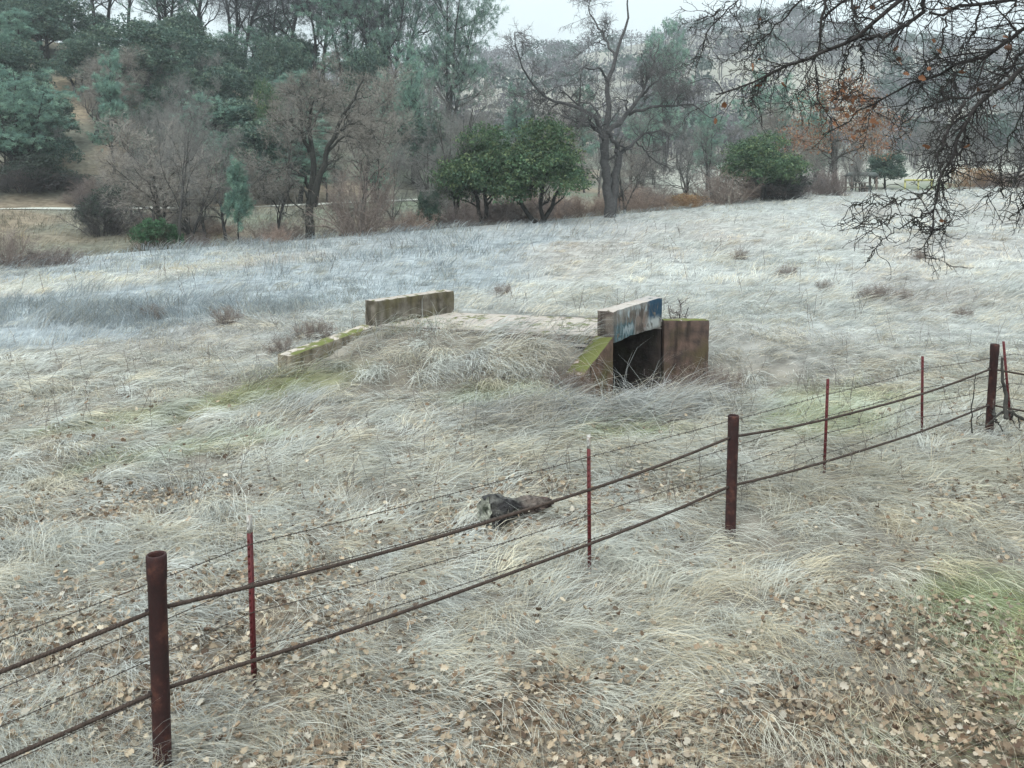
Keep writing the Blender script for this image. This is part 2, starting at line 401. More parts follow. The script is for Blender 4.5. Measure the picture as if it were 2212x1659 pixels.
# ------------------------------------------------------------------ grass
def veg_z(X, Y):
    a, b = bridge_ab(X, Y)
    return np.where((np.abs(b) < 2.1) & (np.abs(a) < 1.12), .74, ground(X, Y))
def wing_clear(X, Y):
    ok = np.ones(len(X), bool)
    for x0, y0, x1, y1, w in [(1.0, 13.7, 1.71, 14.8, .62), (-3.9, 14.1, -2.5, 16.1, .45)]:
        d = np.array([x1 - x0, y1 - y0]); Ln = np.hypot(*d); d = d / Ln; s = np.clip((X - x0) * d[0] + (Y - y0) * d[1], 0, Ln)
        q = (X - x0 - s * d[0]) * -d[1] + (Y - y0 - s * d[1]) * d[0]
        ok &= ~((q > -.55) & (q < w) & (np.hypot(X - x0 - s * d[0], Y - y0 - s * d[1]) < w))
    return ok
def at_post(X, Y):
    bad = np.zeros(len(X), bool)
    for x, y in [(-2.0, 5.1), (2.14, 8.7), (6.46, 12.0), (-1.75, 5.97), (.68, 7.73), (3.65, 10.3), (5.52, 11.85)]:
        bad |= (np.abs(X - x) < .20) & (Y < y + .03) & (Y > y - .42)
    bad |= (np.abs(X - .12) < .42) & (Y < 8.8) & (Y > 8.3)
    return bad
def flow(X, Y):
    """direction in which the old grass has been laid by wind and water"""
    t = fbm(X * .33, Y * .33, 61, 3); t2 = fbm(X * 1.5, Y * 1.5, 62, 2)
    return -.45 + (t - .5) * 5.0 + (t2 - .5) * 2.2
def on_bridge(X, Y, m=0.0):
    a, b = bridge_ab(X, Y)
    return (np.abs(b) < 2.42 + m) & (np.abs(a) < 1.16 + m)
def wall_clear(X, Y):
    """outside every wall's footprint"""
    ok = np.ones(len(X), bool)
    for (x0, y0, x1, y1, nx_, ny_, w) in WALLS:
        d = np.array([x1 - x0, y1 - y0]); Ln = np.hypot(*d); d = d / Ln
        s = (X - x0) * d[0] + (Y - y0) * d[1]; q = (X - x0) * nx_ + (Y - y0) * ny_
        ok &= ~((s > -.02) & (s < Ln + .02) & (q > -.02) & (q < w + .02))
    return ok
WALLS = [(1.71, 14.8, 2.83, 16.6, -.849, .528, .31), (1.16, 13.96, 1.71, 14.8, -.836, .548, .31), (-2.48, 16.1, -1.17, 17.8, -.792, .61, .30),
         (-3.64, 14.42, -2.48, 16.1, -.83, .557, .33), (2.83, 16.6, 3.75, 16.62, 0, 1, .28)]
def blades(N, y0, y1, tuft, kindf):
    """N tufts x tuft blades"""
    lu = rng.random(N); u = rng.uniform(-.80, .80, N)
    Y = np.exp(np.log(y0) + lu * (np.log(y1) - np.log(y0))); X = u * (Y + .5)
    keep = Y < ye(X / np.maximum(Y, 4)) + np.where(X / Y < U0(750), 21, 1.2)
    X, Y = X[keep], Y[keep]
    zn = zones(X, Y); keep = rng.random(len(X)) < zn['dens']
    keep &= ~on_bridge(X, Y) | ((bridge_ab(X, Y)[0] < -.72) & (bridge_ab(X, Y)[1] > -1.8) & (bridge_ab(X, Y)[1] < 2.0) & (rng.random(len(X)) < .75)) 
    if kindf.get('green'): keep &= rng.random(len(X)) < np.clip(zn['green'] + zn['moss'] * .8, 0, 1) * .95
    X, Y = X[keep], Y[keep]; zn = {k: v[keep] for k, v in zn.items()}
    if kindf.get('green'): zn['col'] = lerp(np.array([.20, .29, .09]), np.array([.30, .33, .13]), rng.random(len(X))[:, None])
    n = len(X)
    fl = flow(X, Y) + rng.normal(0, .25, n)
    if kindf.get('rand'): fl = rng.uniform(0, 6.28, n)
    tone = np.clip(rng.normal(1, .16, n), .6, 1.4); ht = np.clip(rng.normal(1, .25, n), .5, 1.7)
    warm = rng.random(n)
    def r(a): return np.repeat(a, tuft, axis=0)
    keepp = ~at_post(X, Y) | (rng.random(n) < .22)
    tone = np.where(keepp, tone, 0)
    X2 = r(X) + rng.normal(0, .045, n * tuft) * (1 + r(Y) / 14); Y2 = r(Y) + rng.normal(0, .045, n * tuft) * (1 + r(Y) / 14)
    m = n * tuft
    ok = wall_clear(X2, Y2) & r(keepp)
    ang = r(fl) + rng.normal(0, .38, m)
    Lg = .26 * r(zn['h'] * ht) * rng.uniform(.5, 1.25, m) * kindf.get('len', 1)
    up = np.clip(r(zn['up']) + rng.normal(0, .14, m), .02, 1) if 'up' not in kindf else np.clip(rng.normal(kindf['up'], .15, m), .05, 1)
    Z2 = veg_z(X2, Y2)
    K = 4; t = np.linspace(0, 1, K)[None]
    inc0 = np.radians(12 + 72 * up)[:, None] ; inc = inc0 * (1 - .65 * t) - .25 * t * (1 - up[:, None])
    dl = Lg[:, None] / (K - 1)
    hor = np.cumsum(np.cos(inc) * dl, 1) - np.cos(inc[:, :1]) * dl; ver = np.cumsum(np.sin(inc) * dl, 1) - np.sin(inc[:, :1]) * dl
    bend = ang[:, None] + rng.normal(0, .35, m)[:, None] * t
    zb = rng.random(m) ** 1.5 * .09 * r(zn['h']) 
    P = np.stack([X2[:, None] + hor * np.cos(bend), Y2[:, None] + hor * np.sin(bend), Z2[:, None] + zb[:, None] + ver - .01], -1)
    wd = (.0032 * kindf.get('w', 1) * np.maximum(Y2 / 6.0, .75) ** .92)[:, None] * np.array([1, .9, .65, .15])[None]
    psi = rng.uniform(0, 2 * math.pi, m)
    side = nrm(np.stack([-np.sin(ang), np.cos(ang), rng.normal(0, .6, m)], -1))
    V, q = ribbons(P[ok], wd[ok], side[ok])
    c = r(zn['col'] * tone[:, None]) * rng.uniform(.72, 1.25, m)[:, None]
    c = lerp(c, c * np.array([1.12, .98, .80]), (r(warm) > .72)[:, None] * .8)
    c = np.clip(c, .02, .78)[ok]
    return V, q, rep(c, K * 2)
def sheaves(N, y0, y1, m, Lr=(.34, .62), rad=.13, upm=.34):
    """bunches of long dead grass, each combed one way and arching over"""
    u = rng.uniform(-.8, .8, N); Y = np.exp(rng.uniform(math.log(y0), math.log(y1), N)); X = u * (Y + .5)
    zn = zones(X, Y); k = (rng.random(N) < (1 - .8 * zn['lit']) * (1 - .6 * zn['moss']) * (.25 + .75 * sst(.42, .58, fbm(X * .9, Y * .9, 66)))) & (~on_bridge(X, Y, .05) | ((bridge_ab(X, Y)[0] < -.86 - .3 * (fbm(X * 2, Y * 2, 67) - .5) * 2) & (bridge_ab(X, Y)[1] > -1.55) & (bridge_ab(X, Y)[1] < 1.6))) & (Y < ye(X / Y)) & ~(at_post(X, Y) & (rng.random(N) < .9)) & wing_clear(X, Y)
    X, Y = X[k], Y[k]; zn = {q: v[k] for q, v in zn.items()}; n = len(X)
    fl = flow(X, Y) + rng.normal(0, .38, n); L0 = rng.uniform(*Lr, n) * (1 + .25 * zn['mound']); U = np.clip(rng.normal(upm, .14, n) + .25 * zn['mound'], .08, .95)
    tone = rng.uniform(.8, 1.4, n); warm = rng.random(n); wide = rng.uniform(.6, 1.5, n) * rad
    def r(v): return np.repeat(v, m, axis=0)
    M = n * m; q = rng.normal(0, 1, (M, 2)) * r(wide)[:, None] * .6
    cf, sf = r(np.cos(fl)), r(np.sin(fl)); across = rng.normal(0, 1, M) * r(wide); along = rng.normal(0, .6, M) * r(wide)
    X2 = r(X) + cf * along - sf * across; Y2 = r(Y) + sf * along + cf * across; ok = wall_clear(X2, Y2)
    ang = r(fl) + rng.normal(0, .33, M) + .9 * across / (r(L0) + .1) * .5; Lg = r(L0) * rng.uniform(.5, 1.12, M)
    K = 5; t = np.linspace(0, 1, K)[None]; up = np.clip(r(U) + rng.normal(0, .10, M), .03, 1)[:, None]
    inc = np.radians(10 + 80 * up) * (1 - .95 * t) - .55 * t * (1 - up * .5) ; dl = Lg[:, None] / (K - 1)
    ch_, sh_ = np.cos(inc) * dl, np.sin(inc) * dl; hor = np.cumsum(ch_, 1) - ch_[:, :1]; ver = np.cumsum(sh_, 1) - sh_[:, :1]
    be = ang[:, None] + rng.normal(0, .28, M)[:, None] * t
    px_, py_ = X2[:, None] + hor * np.cos(be), Y2[:, None] + hor * np.sin(be); gzz = veg_z(X2, Y2)[:, None]
    gt = veg_z(px_[:, -1], py_[:, -1])[:, None]; gt = gzz + np.clip(gt - gzz, -.2, .12); zz = gzz + ver + (gt - gzz) * t * .6 + rng.random(M)[:, None] * .05
    zz = np.maximum(zz, gzz + (gt - gzz) * t + .012)
    P = np.stack([px_, py_, zz], -1)
    wd = (.0034 * np.maximum(Y2 / 6.0, .75) ** .92)[:, None] * np.array([1, .95, .8, .5, .1])[None]
    side = nrm(np.stack([-np.sin(ang), np.cos(ang), rng.normal(0, .5, M)], -1)); V, qd = ribbons(P[ok], wd[ok], side[ok])
    c = lerp(zn['col'], lerp(PALE * .95, STRAW * 1.05, zn['right'][:, None]), .35) * tone[:, None]; c = lerp(c, c * np.array([1.10, .97, .80]), (warm > .7)[:, None] * .8); c = r(c) * rng.uniform(.75, 1.2, M)[:, None]
    return V, qd, rep(np.clip(c, .02, .75)[ok], K * 2)
def build_grass():
    A = Acc()
    for args in [(2600, 3.5, 17, 70), (2600, 14, 40, 34, (.3, .5), .2, .6)]:
        V, q, c = sheaves(*args); A.add(V, q, c)
    for args in [(15000, 3.4, 13.5, 12, {}), (15000, 10, 24, 10, {}), (20000, 20, 92, 8, {'len': 1.35}),
                 (5200, 3.5, 15, 14, {'up': .38, 'len': 1.0, 'rand': 1, 'w': .9}), (1600, 3.5, 16, 5, {'up': .75, 'len': 2.1, 'w': .7, 'rand': 1}),
                 (900, 3.6, 16, 7, {'up': .62, 'len': 2.0, 'w': .75}), (1500, 16, 60, 5, {'up': .85, 'len': 1.7, 'w': .7}), (16000, 3.6, 17, 12, {'up': .6, 'len': .42, 'w': .8, 'green': 1})]:
        V, q, c = blades(*args); A.add(V, q, c)
    o = A.build("dry_grass", M_BLADE)
    tag(o, "pale dead grass laid over in tangled mats across the whole field", "grass", kind="stuff")
build_grass()

# ------------------------------------------------------------------ fallen oak leaves
def leaf_geo(P, ang, size, tilt, curl):
    N = len(P); K = 7
    prof = np.array([.06, .34, .22, .50, .30, .42, .05]); t = np.linspace(-.5, .5, K)
    w = prof[None] * rng.uniform(.85, 1.15, (N, K))
    loc = np.zeros((N, K, 3, 3))
    for j, s in enumerate((-1, 0, 1)):
        loc[:, :, j, 0] = t[None] + (abs(s) * .05) * rng.uniform(-1, 1, (N, 1))
        loc[:, :, j, 1] = s * w
        loc[:, :, j, 2] = abs(s) * w * curl[:, None] + (t[None] ** 2) * curl[:, None] * .9
    loc *= size[:, None, None, None]
    ca, sa = np.cos(ang), np.sin(ang); a1 = tilt[:, 0]; a2 = tilt[:, 1]
    x = loc[..., 0]; y = loc[..., 1]; z = loc[..., 2]
    e = lambda v: v[:, None, None]
    x, z = x * e(np.cos(a1)) - z * e(np.sin(a1)), x * e(np.sin(a1)) + z * e(np.cos(a1))
    y, z = y * e(np.cos(a2)) - z * e(np.sin(a2)), y * e(np.sin(a2)) + z * e(np.cos(a2))
    x, y = x * e(ca) - y * e(sa), x * e(sa) + y * e(ca)
    V = np.stack([x, y, z], -1) + P[:, None, None, :]
    b = np.arange(N)[:, None, None] * K * 3 + np.arange(K - 1)[None, :, None] * 3 + np.arange(2)[None, None]
    b = b.ravel()
    return V.reshape(-1, 3), np.stack([b, b + 1, b + 4, b + 3], 1), K * 3
def build_litter():
    N = 90000
    Y = np.exp(rng.uniform(math.log(3.4), math.log(17), N)); X = rng.uniform(-.8, .8, N) * (Y + .5)
    zn = zones(X, Y)
    leafy = .7 * np.clip(zn['lit'] * 1.55 * (1 + .8 * (Y < 6.5)) + .06 + .22 * (1 - sst(9, 13, Y)) * sst(.45, .6, fbm(X * 2, Y * 2, 71)), 0, 1) * (1 - sst(12.5, 15, Y) * .92)
    keep = (rng.random(N) < leafy) & (~on_bridge(X, Y) | (rng.random(N) < .35))
    X, Y = X[keep], Y[keep]; lit = zn['lit'][keep]; n = len(X)
    Z = ground(X, Y) + .012 + rng.random(n) ** 1.3 * (.07 + .07 * (1 - lit))
    a, b = bridge_ab(X, Y); Z = np.where(on_bridge(X, Y), .76, Z)
    size = rng.uniform(.022, .056, n) * (1 + .12 * lit * (Y < 7)) * np.clip(Y / 8, 1, 1.35)
    V, q, k = leaf_geo(np.stack([X, Y, Z], 1), rng.uniform(0, 6.28, n), size, rng.normal(0, .5, (n, 2)), rng.uniform(-.5, 1.3, n))
    pal = np.array([[.48, .38, .27], [.38, .28, .195], [.55, .46, .35], [.22, .15, .10], [.44, .36, .28], [.16, .105, .075], [.54, .48, .40]])
    c = pal[rng.choice(7, n, p=[.22, .2, .12, .17, .13, .08, .08])] * rng.uniform(.38, .92, n)[:, None]
    o = big_mesh("leaf_litter", V, [q], rep(c, k), M_LITTER)
    tag(o, "tan and brown oak leaves fallen over the grass", "leaves", kind="stuff")
build_litter()
# ------------------------------------------------------------------ concrete culvert bridge
def concrete(name, base, dark, stain, moss_amt, paint=None, vstreak=.75, moss_col=(.105, .115, .035)):
    m, n, out = new_mat(name); N = n.nodes.new; Lk = n.links.new
    tcn = N("ShaderNodeTexCoord"); geo = N("ShaderNodeNewGeometry")
    def noise(scale, det=6, mapping=None, dist=0):
        t = N("ShaderNodeTexNoise"); t.inputs['Scale'].default_value = scale; t.inputs['Detail'].default_value = det; t.inputs['Distortion'].default_value = dist
        if mapping:
            mp = N("ShaderNodeMapping"); mp.inputs['Scale'].default_value = mapping
            Lk(tcn.outputs['Object'], mp.inputs['Vector']); Lk(mp.outputs[0], t.inputs['Vector'])
        else: Lk(tcn.outputs['Object'], t.inputs['Vector'])
        return t.outputs['Fac']
    def ramp(v, a, b, c0=0, c1=1):
        r = N("ShaderNodeMapRange"); r.inputs['From Min'].default_value = a; r.inputs['From Max'].default_value = b
        r.inputs['To Min'].default_value = c0; r.inputs['To Max'].default_value = c1; Lk(v, r.inputs['Value']); return r.outputs[0]
    def mix(a, b, f):
        x = N("ShaderNodeMix"); x.data_type = 'RGBA'
        for k, v in (('A', a), ('B', b)):
            if isinstance(v, tuple): x.inputs[k].default_value = (*v, 1)
            else: Lk(v, x.inputs[k])
        if isinstance(f, float): x.inputs['Factor'].default_value = f
        else: Lk(f, x.inputs['Factor'])
        return x.outputs['Result']
    def mul(a, b):
        x = N("ShaderNodeMath"); x.operation = 'MULTIPLY'; Lk(a, x.inputs[0])
        if isinstance(b, float): x.inputs[1].default_value = b
        else: Lk(b, x.inputs[1])
        return x.outputs[0]
    col = mix(base, dark, ramp(noise(5, 8), .35, .65))
    col = mix(col, stain, ramp(noise(2.2, 5), .48, .68))
    col = mix(col, tuple(v * .35 for v in dark), mul(ramp(noise(1.0, 6, (7, 7, .9)), .5, .72), vstreak))
    if paint:
        sep = N("ShaderNodeSeparateXYZ"); Lk(tcn.outputs['Object'], sep.inputs[0])
        for (x0, x1, z0, z1, c, th) in paint:
            fx = mul(ramp(sep.outputs['X'], x0 - .06, x0 + .06), ramp(sep.outputs['X'], x1 - .06, x1 + .06, 1, 0))
            fz = mul(ramp(sep.outputs['Z'], z0 - .05, z0 + .05), ramp(sep.outputs['Z'], z1 - .05, z1 + .05, 1, 0))
            f = mul(mul(fx, fz), ramp(noise(9, 5, (1, 1, .5), .6), th - .06, th + .06))
            col = mix(col, c, f)
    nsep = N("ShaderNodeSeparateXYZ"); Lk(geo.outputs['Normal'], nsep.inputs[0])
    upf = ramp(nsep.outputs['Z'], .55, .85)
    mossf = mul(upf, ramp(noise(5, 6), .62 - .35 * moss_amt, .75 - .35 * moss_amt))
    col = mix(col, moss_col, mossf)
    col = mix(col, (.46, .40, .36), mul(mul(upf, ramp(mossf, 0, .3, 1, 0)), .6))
    p = N("ShaderNodeBsdfPrincipled"); p.inputs['Roughness'].default_value = .93; p.inputs['Specular IOR Level'].default_value = .15
    Lk(col, p.inputs['Base Color'])
    bp = N("ShaderNodeBump"); bp.inputs['Strength'].default_value = .6; bp.inputs['Distance'].default_value = .015
    Lk(noise(26, 6), bp.inputs['Height']); Lk(bp.outputs[0], p.inputs['Normal']); Lk(p.outputs[0], out.inputs[0])
    return m

def wall_block(name, p0, p1, inward, thick, top0, top1, bot, mat, parent, seg=.06, rag=0.0, rough=.012, seed=1):
    """a wall from p0 to p1, thickness towards `inward`; its own axes: x along the wall, z up"""
    p0 = np.array(p0, float); p1 = np.array(p1, float); d = p1 - p0; Ln = np.hypot(*d); d = d / Ln
    w = np.array(inward, float); w = w / np.hypot(*w)
    local_y = -1 if (d[0] * w[1] - d[1] * w[0]) < 0 else 1
    nx = max(3, int(Ln / seg)); nyy = max(2, int(thick / seg)); nzz = max(3, int((max(top0, top1) - bot) / seg))
    r = np.random.default_rng(seed); A = Acc()
    def topz(s): return top0 + (top1 - top0) * s
    def grid(fn, a, b):
        uu, vv = np.meshgrid(np.linspace(0, 1, a + 1), np.linspace(0, 1, b + 1)); pts = fn(uu.ravel(), vv.ravel())
        i = (np.arange(b)[:, None] * (a + 1) + np.arange(a)[None]).ravel()
        return pts, np.stack([i, i + 1, i + a + 2, i + a + 1], 1)
    parts = [lambda u, v: (u, 0 * u, v), lambda u, v: (u, 1 + 0 * u, v), lambda u, v: (0 * u, u, v), lambda u, v: (1 + 0 * u, u, v), lambda u, v: (u, v, 1 + 0 * u), lambda u, v: (u, v, 0 * u)]
    dims = [(nx, nzz), (nx, nzz), (nyy, nzz), (nyy, nzz), (nx, nyy), (nx, nyy)]
    for fn, (a_, b_) in zip(parts, dims):
        def pts(u, v):
            s, q, h = fn(u, v)
            x = s * Ln; y = q * thick * local_y; z = bot + (topz(s) - bot) * h
            # worn edges and a ragged underside
            ed = ((np.minimum(q, 1 - q) < .01) & (h > .99)) | ((np.minimum(s, 1 - s) < .01) & (h > .99))
            k = fbm(x * 9 + 3 * q, z * 9 + 5 * q, seed * 7) - .5; k2 = fbm(x * 5 + 11, y * 9 + z * 5, seed * 7 + 3) - .5
            z = z - ed * (.008 + .03 * np.abs(k2)) + (h > .99) * .02 * k2
            z = z - (h < .01) * rag * fbm(x * 4, 0 * x + seed, seed) + rag * .5 * (h < .01)
            y = y + k * rough * 2 + (q < .01) * (ed * .01 * local_y); x = x + k2 * rough * 2
            return np.stack([x, y, z], 1)
        P, q_ = grid(pts, a_, b_); A.add(P, q_)
    o = A.build(name, mat, parent, smooth=False)
    o.location = (p0[0] - parent.location[0], p0[1] - parent.location[1], -parent.location[2])
    o.rotation_euler = (0, 0, math.atan2(d[1], d[0]))
    return o
def build_culvert():
    root = empty("culvert_bridge", (float(BC[0]), float(BC[1]), -.4), "old mossy concrete culvert bridge standing in the middle of the dead grass field", "culvert")
    mb = (.30, .255, .215); dk = (.12, .10, .085)
    M1 = concrete("weathered_concrete", (.17, .15, .125), (.06, .05, .035), (.10, .085, .045), .25)
    Mp = concrete("painted_concrete", (.16, .135, .115), (.07, .055, .048), (.22, .215, .2), .1,
                  [(1.45, 2.2, .80, 1.25, (.02, .05, .085), .40), (.05, .85, .62, .95, (.04, .085, .10), .44), (.1, 1.5, .68, 1.15, (.27, .30, .31), .55), (1.35, 2.0, .66, .86, (.34, .35, .34), .47), (.9, 1.45, .7, 1.0, (.18, .13, .11), .5)])
    Mm = concrete("mossy_concrete", (.15, .095, .068), (.075, .05, .038), (.085, .07, .03), .85, moss_col=(.10, .105, .036))
    Mr = concrete("stained_wing_concrete", (.125, .082, .066), (.05, .038, .034), (.085, .066, .038), .7)
    Md = concrete("deck_concrete", (.20, .165, .145), (.12, .098, .085), (.2, .19, .13), .22)
    Mdk = concrete("shade_toned_barrel_concrete", (.045, .034, .03), (.02, .016, .015), (.035, .03, .02), .1, vstreak=.3)  # barrel walls coloured near black: the opening's shade is put into the concrete
    n0 = (-.849, .528); n1 = (-.792, .61)
    # the parapet over the near opening and the one across the deck
    wall_block("parapet", (1.71, 14.8), (2.83, 16.6), n0, .30, 1.19, 1.20, .655, Mp, root, rag=.06, seed=3)["label"] = "parapet with worn blue and white paint"
    wall_block("parapet", (-2.48, 16.1), (-1.17, 17.8), n1, .29, 1.19, 1.19, .60, M1, root, seed=4)
    # wing walls
    wall_block("wing_wall", (1.14, 13.90), (1.705, 14.79), (-.836, .548), .33, .30, .75, -.75, Mm, root, seed=5)["label"] = "sloping wing wall under bright moss"
    wall_block("wing_wall", (2.86, 16.52), (3.72, 16.60), (0, 1), .27, .77, .76, -.8, Mr, root, seed=6)
    wall_block("wing_wall", (-3.64, 14.42), (-2.49, 16.08), (-.822, .569), .32, .50, .74, -.3, concrete("wing_top_concrete", (.27, .23, .18), (.12, .10, .07), (.2, .18, .08), .55), root, seed=7)
    wall_block("wing_wall", (-1.16, 17.82), (-.3, 18.9), (-.79, .61), .30, .72, .45, -.3, M1, root, seed=8)
    # side walls of the barrel run from one opening to the other
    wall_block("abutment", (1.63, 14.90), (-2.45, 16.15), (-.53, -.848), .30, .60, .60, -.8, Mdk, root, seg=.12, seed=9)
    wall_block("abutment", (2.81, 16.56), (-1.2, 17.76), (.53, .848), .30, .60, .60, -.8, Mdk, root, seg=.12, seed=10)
    # deck slab, a little proud of the soil around it
    A = Acc()
    c = [np.array([1.44, 14.93]), np.array([2.56, 16.74]), np.array([-1.19, 17.78]), np.array([-2.46, 16.12])]
    n = 40; uu, vv = np.meshgrid(np.linspace(0, 1, n + 1), np.linspace(0, 1, n + 1)); uu = uu.ravel(); vv = vv.ravel()
    p = (c[0][None] * (1 - uu[:, None]) + c[1][None] * uu[:, None]) * (1 - vv[:, None]) + (c[3][None] * (1 - uu[:, None]) + c[2][None] * uu[:, None]) * vv[:, None]
    z = .735 + .02 * (fbm(p[:, 0] * 3, p[:, 1] * 3, 81) - .5)
    i = (np.arange(n)[:, None] * (n + 1) + np.arange(n)[None]).ravel(); q = np.stack([i, i + 1, i + n + 2, i + n + 1], 1)
    A.add(np.c_[p, z], q); A.add(np.c_[p, z * 0 + .612], q[:, ::-1])
    for a_, b_ in ((0, 1), (1, 2), (2, 3), (3, 0)):
        A.add(np.array([[*c[a_], .612], [*c[b_], .612], [*c[b_], .735], [*c[a_], .735]]), np.array([[0, 1, 2, 3]]))
    A.build("deck", Md, root, base=root.location)
build_culvert()

# ------------------------------------------------------------------ fences
M_RUST = noise_mat("rusty_pipe", [(.3, (.016, .009, .009)), (.52, (.036, .014, .013)), (.68, (.085, .034, .024))], 9, 8, .75, .35, 60, second=(3, .55, .75, (.022, .015, .015)))
M_DARKIN = noise_mat("pipe_inside", [(.3, (.012, .01, .01)), (.7, (.03, .02, .018))], 9)
M_CABLE = noise_mat("rusty_cable", [(.3, (.03, .02, .016)), (.7, (.07, .048, .038))], 30, 4, .8, .6, 200)
M_TPOST = noise_mat("red_painted_steel", [(.35, (.075, .014, .016)), (.6, (.11, .020, .021)), (.8, (.05, .024, .022))], 14, 6, .6, .2, 80)
M_WHITE = noise_mat("flaking_white_paint", [(.38, (.25, .2, .17)), (.5, (.40, .385, .36))], 22, 5, .6)
M_WIRE = noise_mat("barbed_wire_steel", [(.3, (.03, .024, .02)), (.7, (.07, .055, .045))], 40, 4, .7)
M_OLDTOP = noise_mat("dark_steel_cap", [(.3, (.03, .03, .032)), (.7, (.08, .07, .07))], 14, 6, .6)

def lathe(prof, k=28):
    prof = np.array(prof); th = np.arange(k) * 2 * math.pi / k
    V = np.stack([prof[:, None, 0] * np.cos(th)[None], prof[:, None, 0] * np.sin(th)[None], prof[:, None, 1] + 0 * th[None]], -1).reshape(-1, 3)
    b = np.arange(len(prof) - 1)[:, None] * k; j = np.arange(k)[None]; j2 = (j + 1) % k
    return V, np.stack([b + j, b + j2, b + k + j2, b + k + j], -1).reshape(-1, 4)
POSTS = [(-6.2, 1.5), (-2.10, 5.1), (2.195, 8.70), (6.566, 12.0), (10.5, 8.5)]
PZ = [-.33, -.185, -.224, -.102, -.1]
CH = (.79, .29)
def build_cable_fence():
    root = empty("cable_fence", (2.14, 8.7, gz(2.14, 8.7)), "rusty steel cable fence strung through thick round pipe posts in the foreground", "fence")
    bl = np.array(root.location)
    hts = [1.3, 1.31, 1.236, 1.236, 1.2]
    leans = [(0, 0), (.012, 0), (.006, 0), (.012, 0), (0, 0)]
    for k, (x, y) in enumerate(POSTS):
        z0 = PZ[k] - .12; h = hts[k] + .12; r = .0535
        col = .004 if k != 2 else 0.001
        A = Acc()
        V, q = lathe([(r, 0), (r, h - .16), (r + col, h - .15), (r + col + .002, h - .02), (r + col, h - .004), (r + col - .004, h), (r - .006, h), (r - .008, h - .012), (r - .008, h - .35)])
        A.add(V, q)
        V[:, 0] += leans[k][0] * (V[:, 2] / h) * 1.2
        o = A.build("pipe_post", M_RUST if k != 2 else M_RUST, root, smooth=True)
        o.location = tuple(np.array([x, y, z0]) - bl)
        o.rotation_euler = (0, -leans[k][0] if k == 1 else leans[k][0] * 1.5 * (1 if k == 3 else .6), 0)
        # eyelets where the cables pass
        for hh in CH:
            d = np.array([POSTS[min(k + 1, 4)][0] - POSTS[max(k - 1, 0)][0], POSTS[min(k + 1, 4)][1] - POSTS[max(k - 1, 0)][1]]); d /= np.hypot(*d)
            for s in (-1, 1):
                A = Acc()
                c0 = np.array([d[0] * s * (r - .01), d[1] * s * (r - .01), hh + (0 if k in (1, 2, 3) else PZ[k] + .18) - PZ[k] + .12]); c1 = np.array([d[0] * s * (r + .006), d[1] * s * (r + .006), hh + (0 if k in (1, 2, 3) else PZ[k] + .18) - PZ[k] + .12])
                V, q = tubes(np.array([[c0, c1]]), np.full((1, 2), .017), 10)
                A.add(np.r_[V, [c1]], q[:0]) if False else A.add(V, q)
                A.F3.append(np.array([[20, 10 + j, 10 + (j + 1) % 10] for j in range(10)])); A.V.append(c1[None]); A.n += 1
                A.build("cable_hole", M_DARKIN, o, smooth=False)
    pts = [np.array([x, y, 0 if k in (1, 2, 3) else PZ[k] + .18]) for k, (x, y) in enumerate(POSTS)]
    for hh in CH:
        for k in range(len(pts) - 1):
            a = pts[k] + [0, 0, hh]; b = pts[k + 1] + [0, 0, hh]; dd = b - a; Ln = np.linalg.norm(dd)
            n = 150; t = np.linspace(0, 1, n)
            sag = .095 if hh > .6 else .07
            P = a[None] + dd[None] * t[:, None]; P[:, 2] -= sag * 4 * t * (1 - t)
            P[:, 2] += .003 * np.sin(t * 13 + k)
            # three twisted strands
            A = Acc(); T = dd / Ln; s = np.cross(T, [0, 0, 1]); s /= np.linalg.norm(s); u = np.cross(s, T)
            nn = 520; t2 = np.linspace(.003, .997, nn); Q = np.stack([np.interp(t2, t, P[:, j]) for j in range(3)], 1)
            for m in range(3):
                ph = t2 * Ln / .055 * 2 * math.pi + m * 2.094
                R = Q + .0068 * (np.cos(ph)[:, None] * s + np.sin(ph)[:, None] * u)
                V, q = tubes(R[None], np.full((1, nn), .0082), 5); A.add(V, q)
            A.build("cable", M_CABLE, root, smooth=True, base=bl)
build_cable_fence()

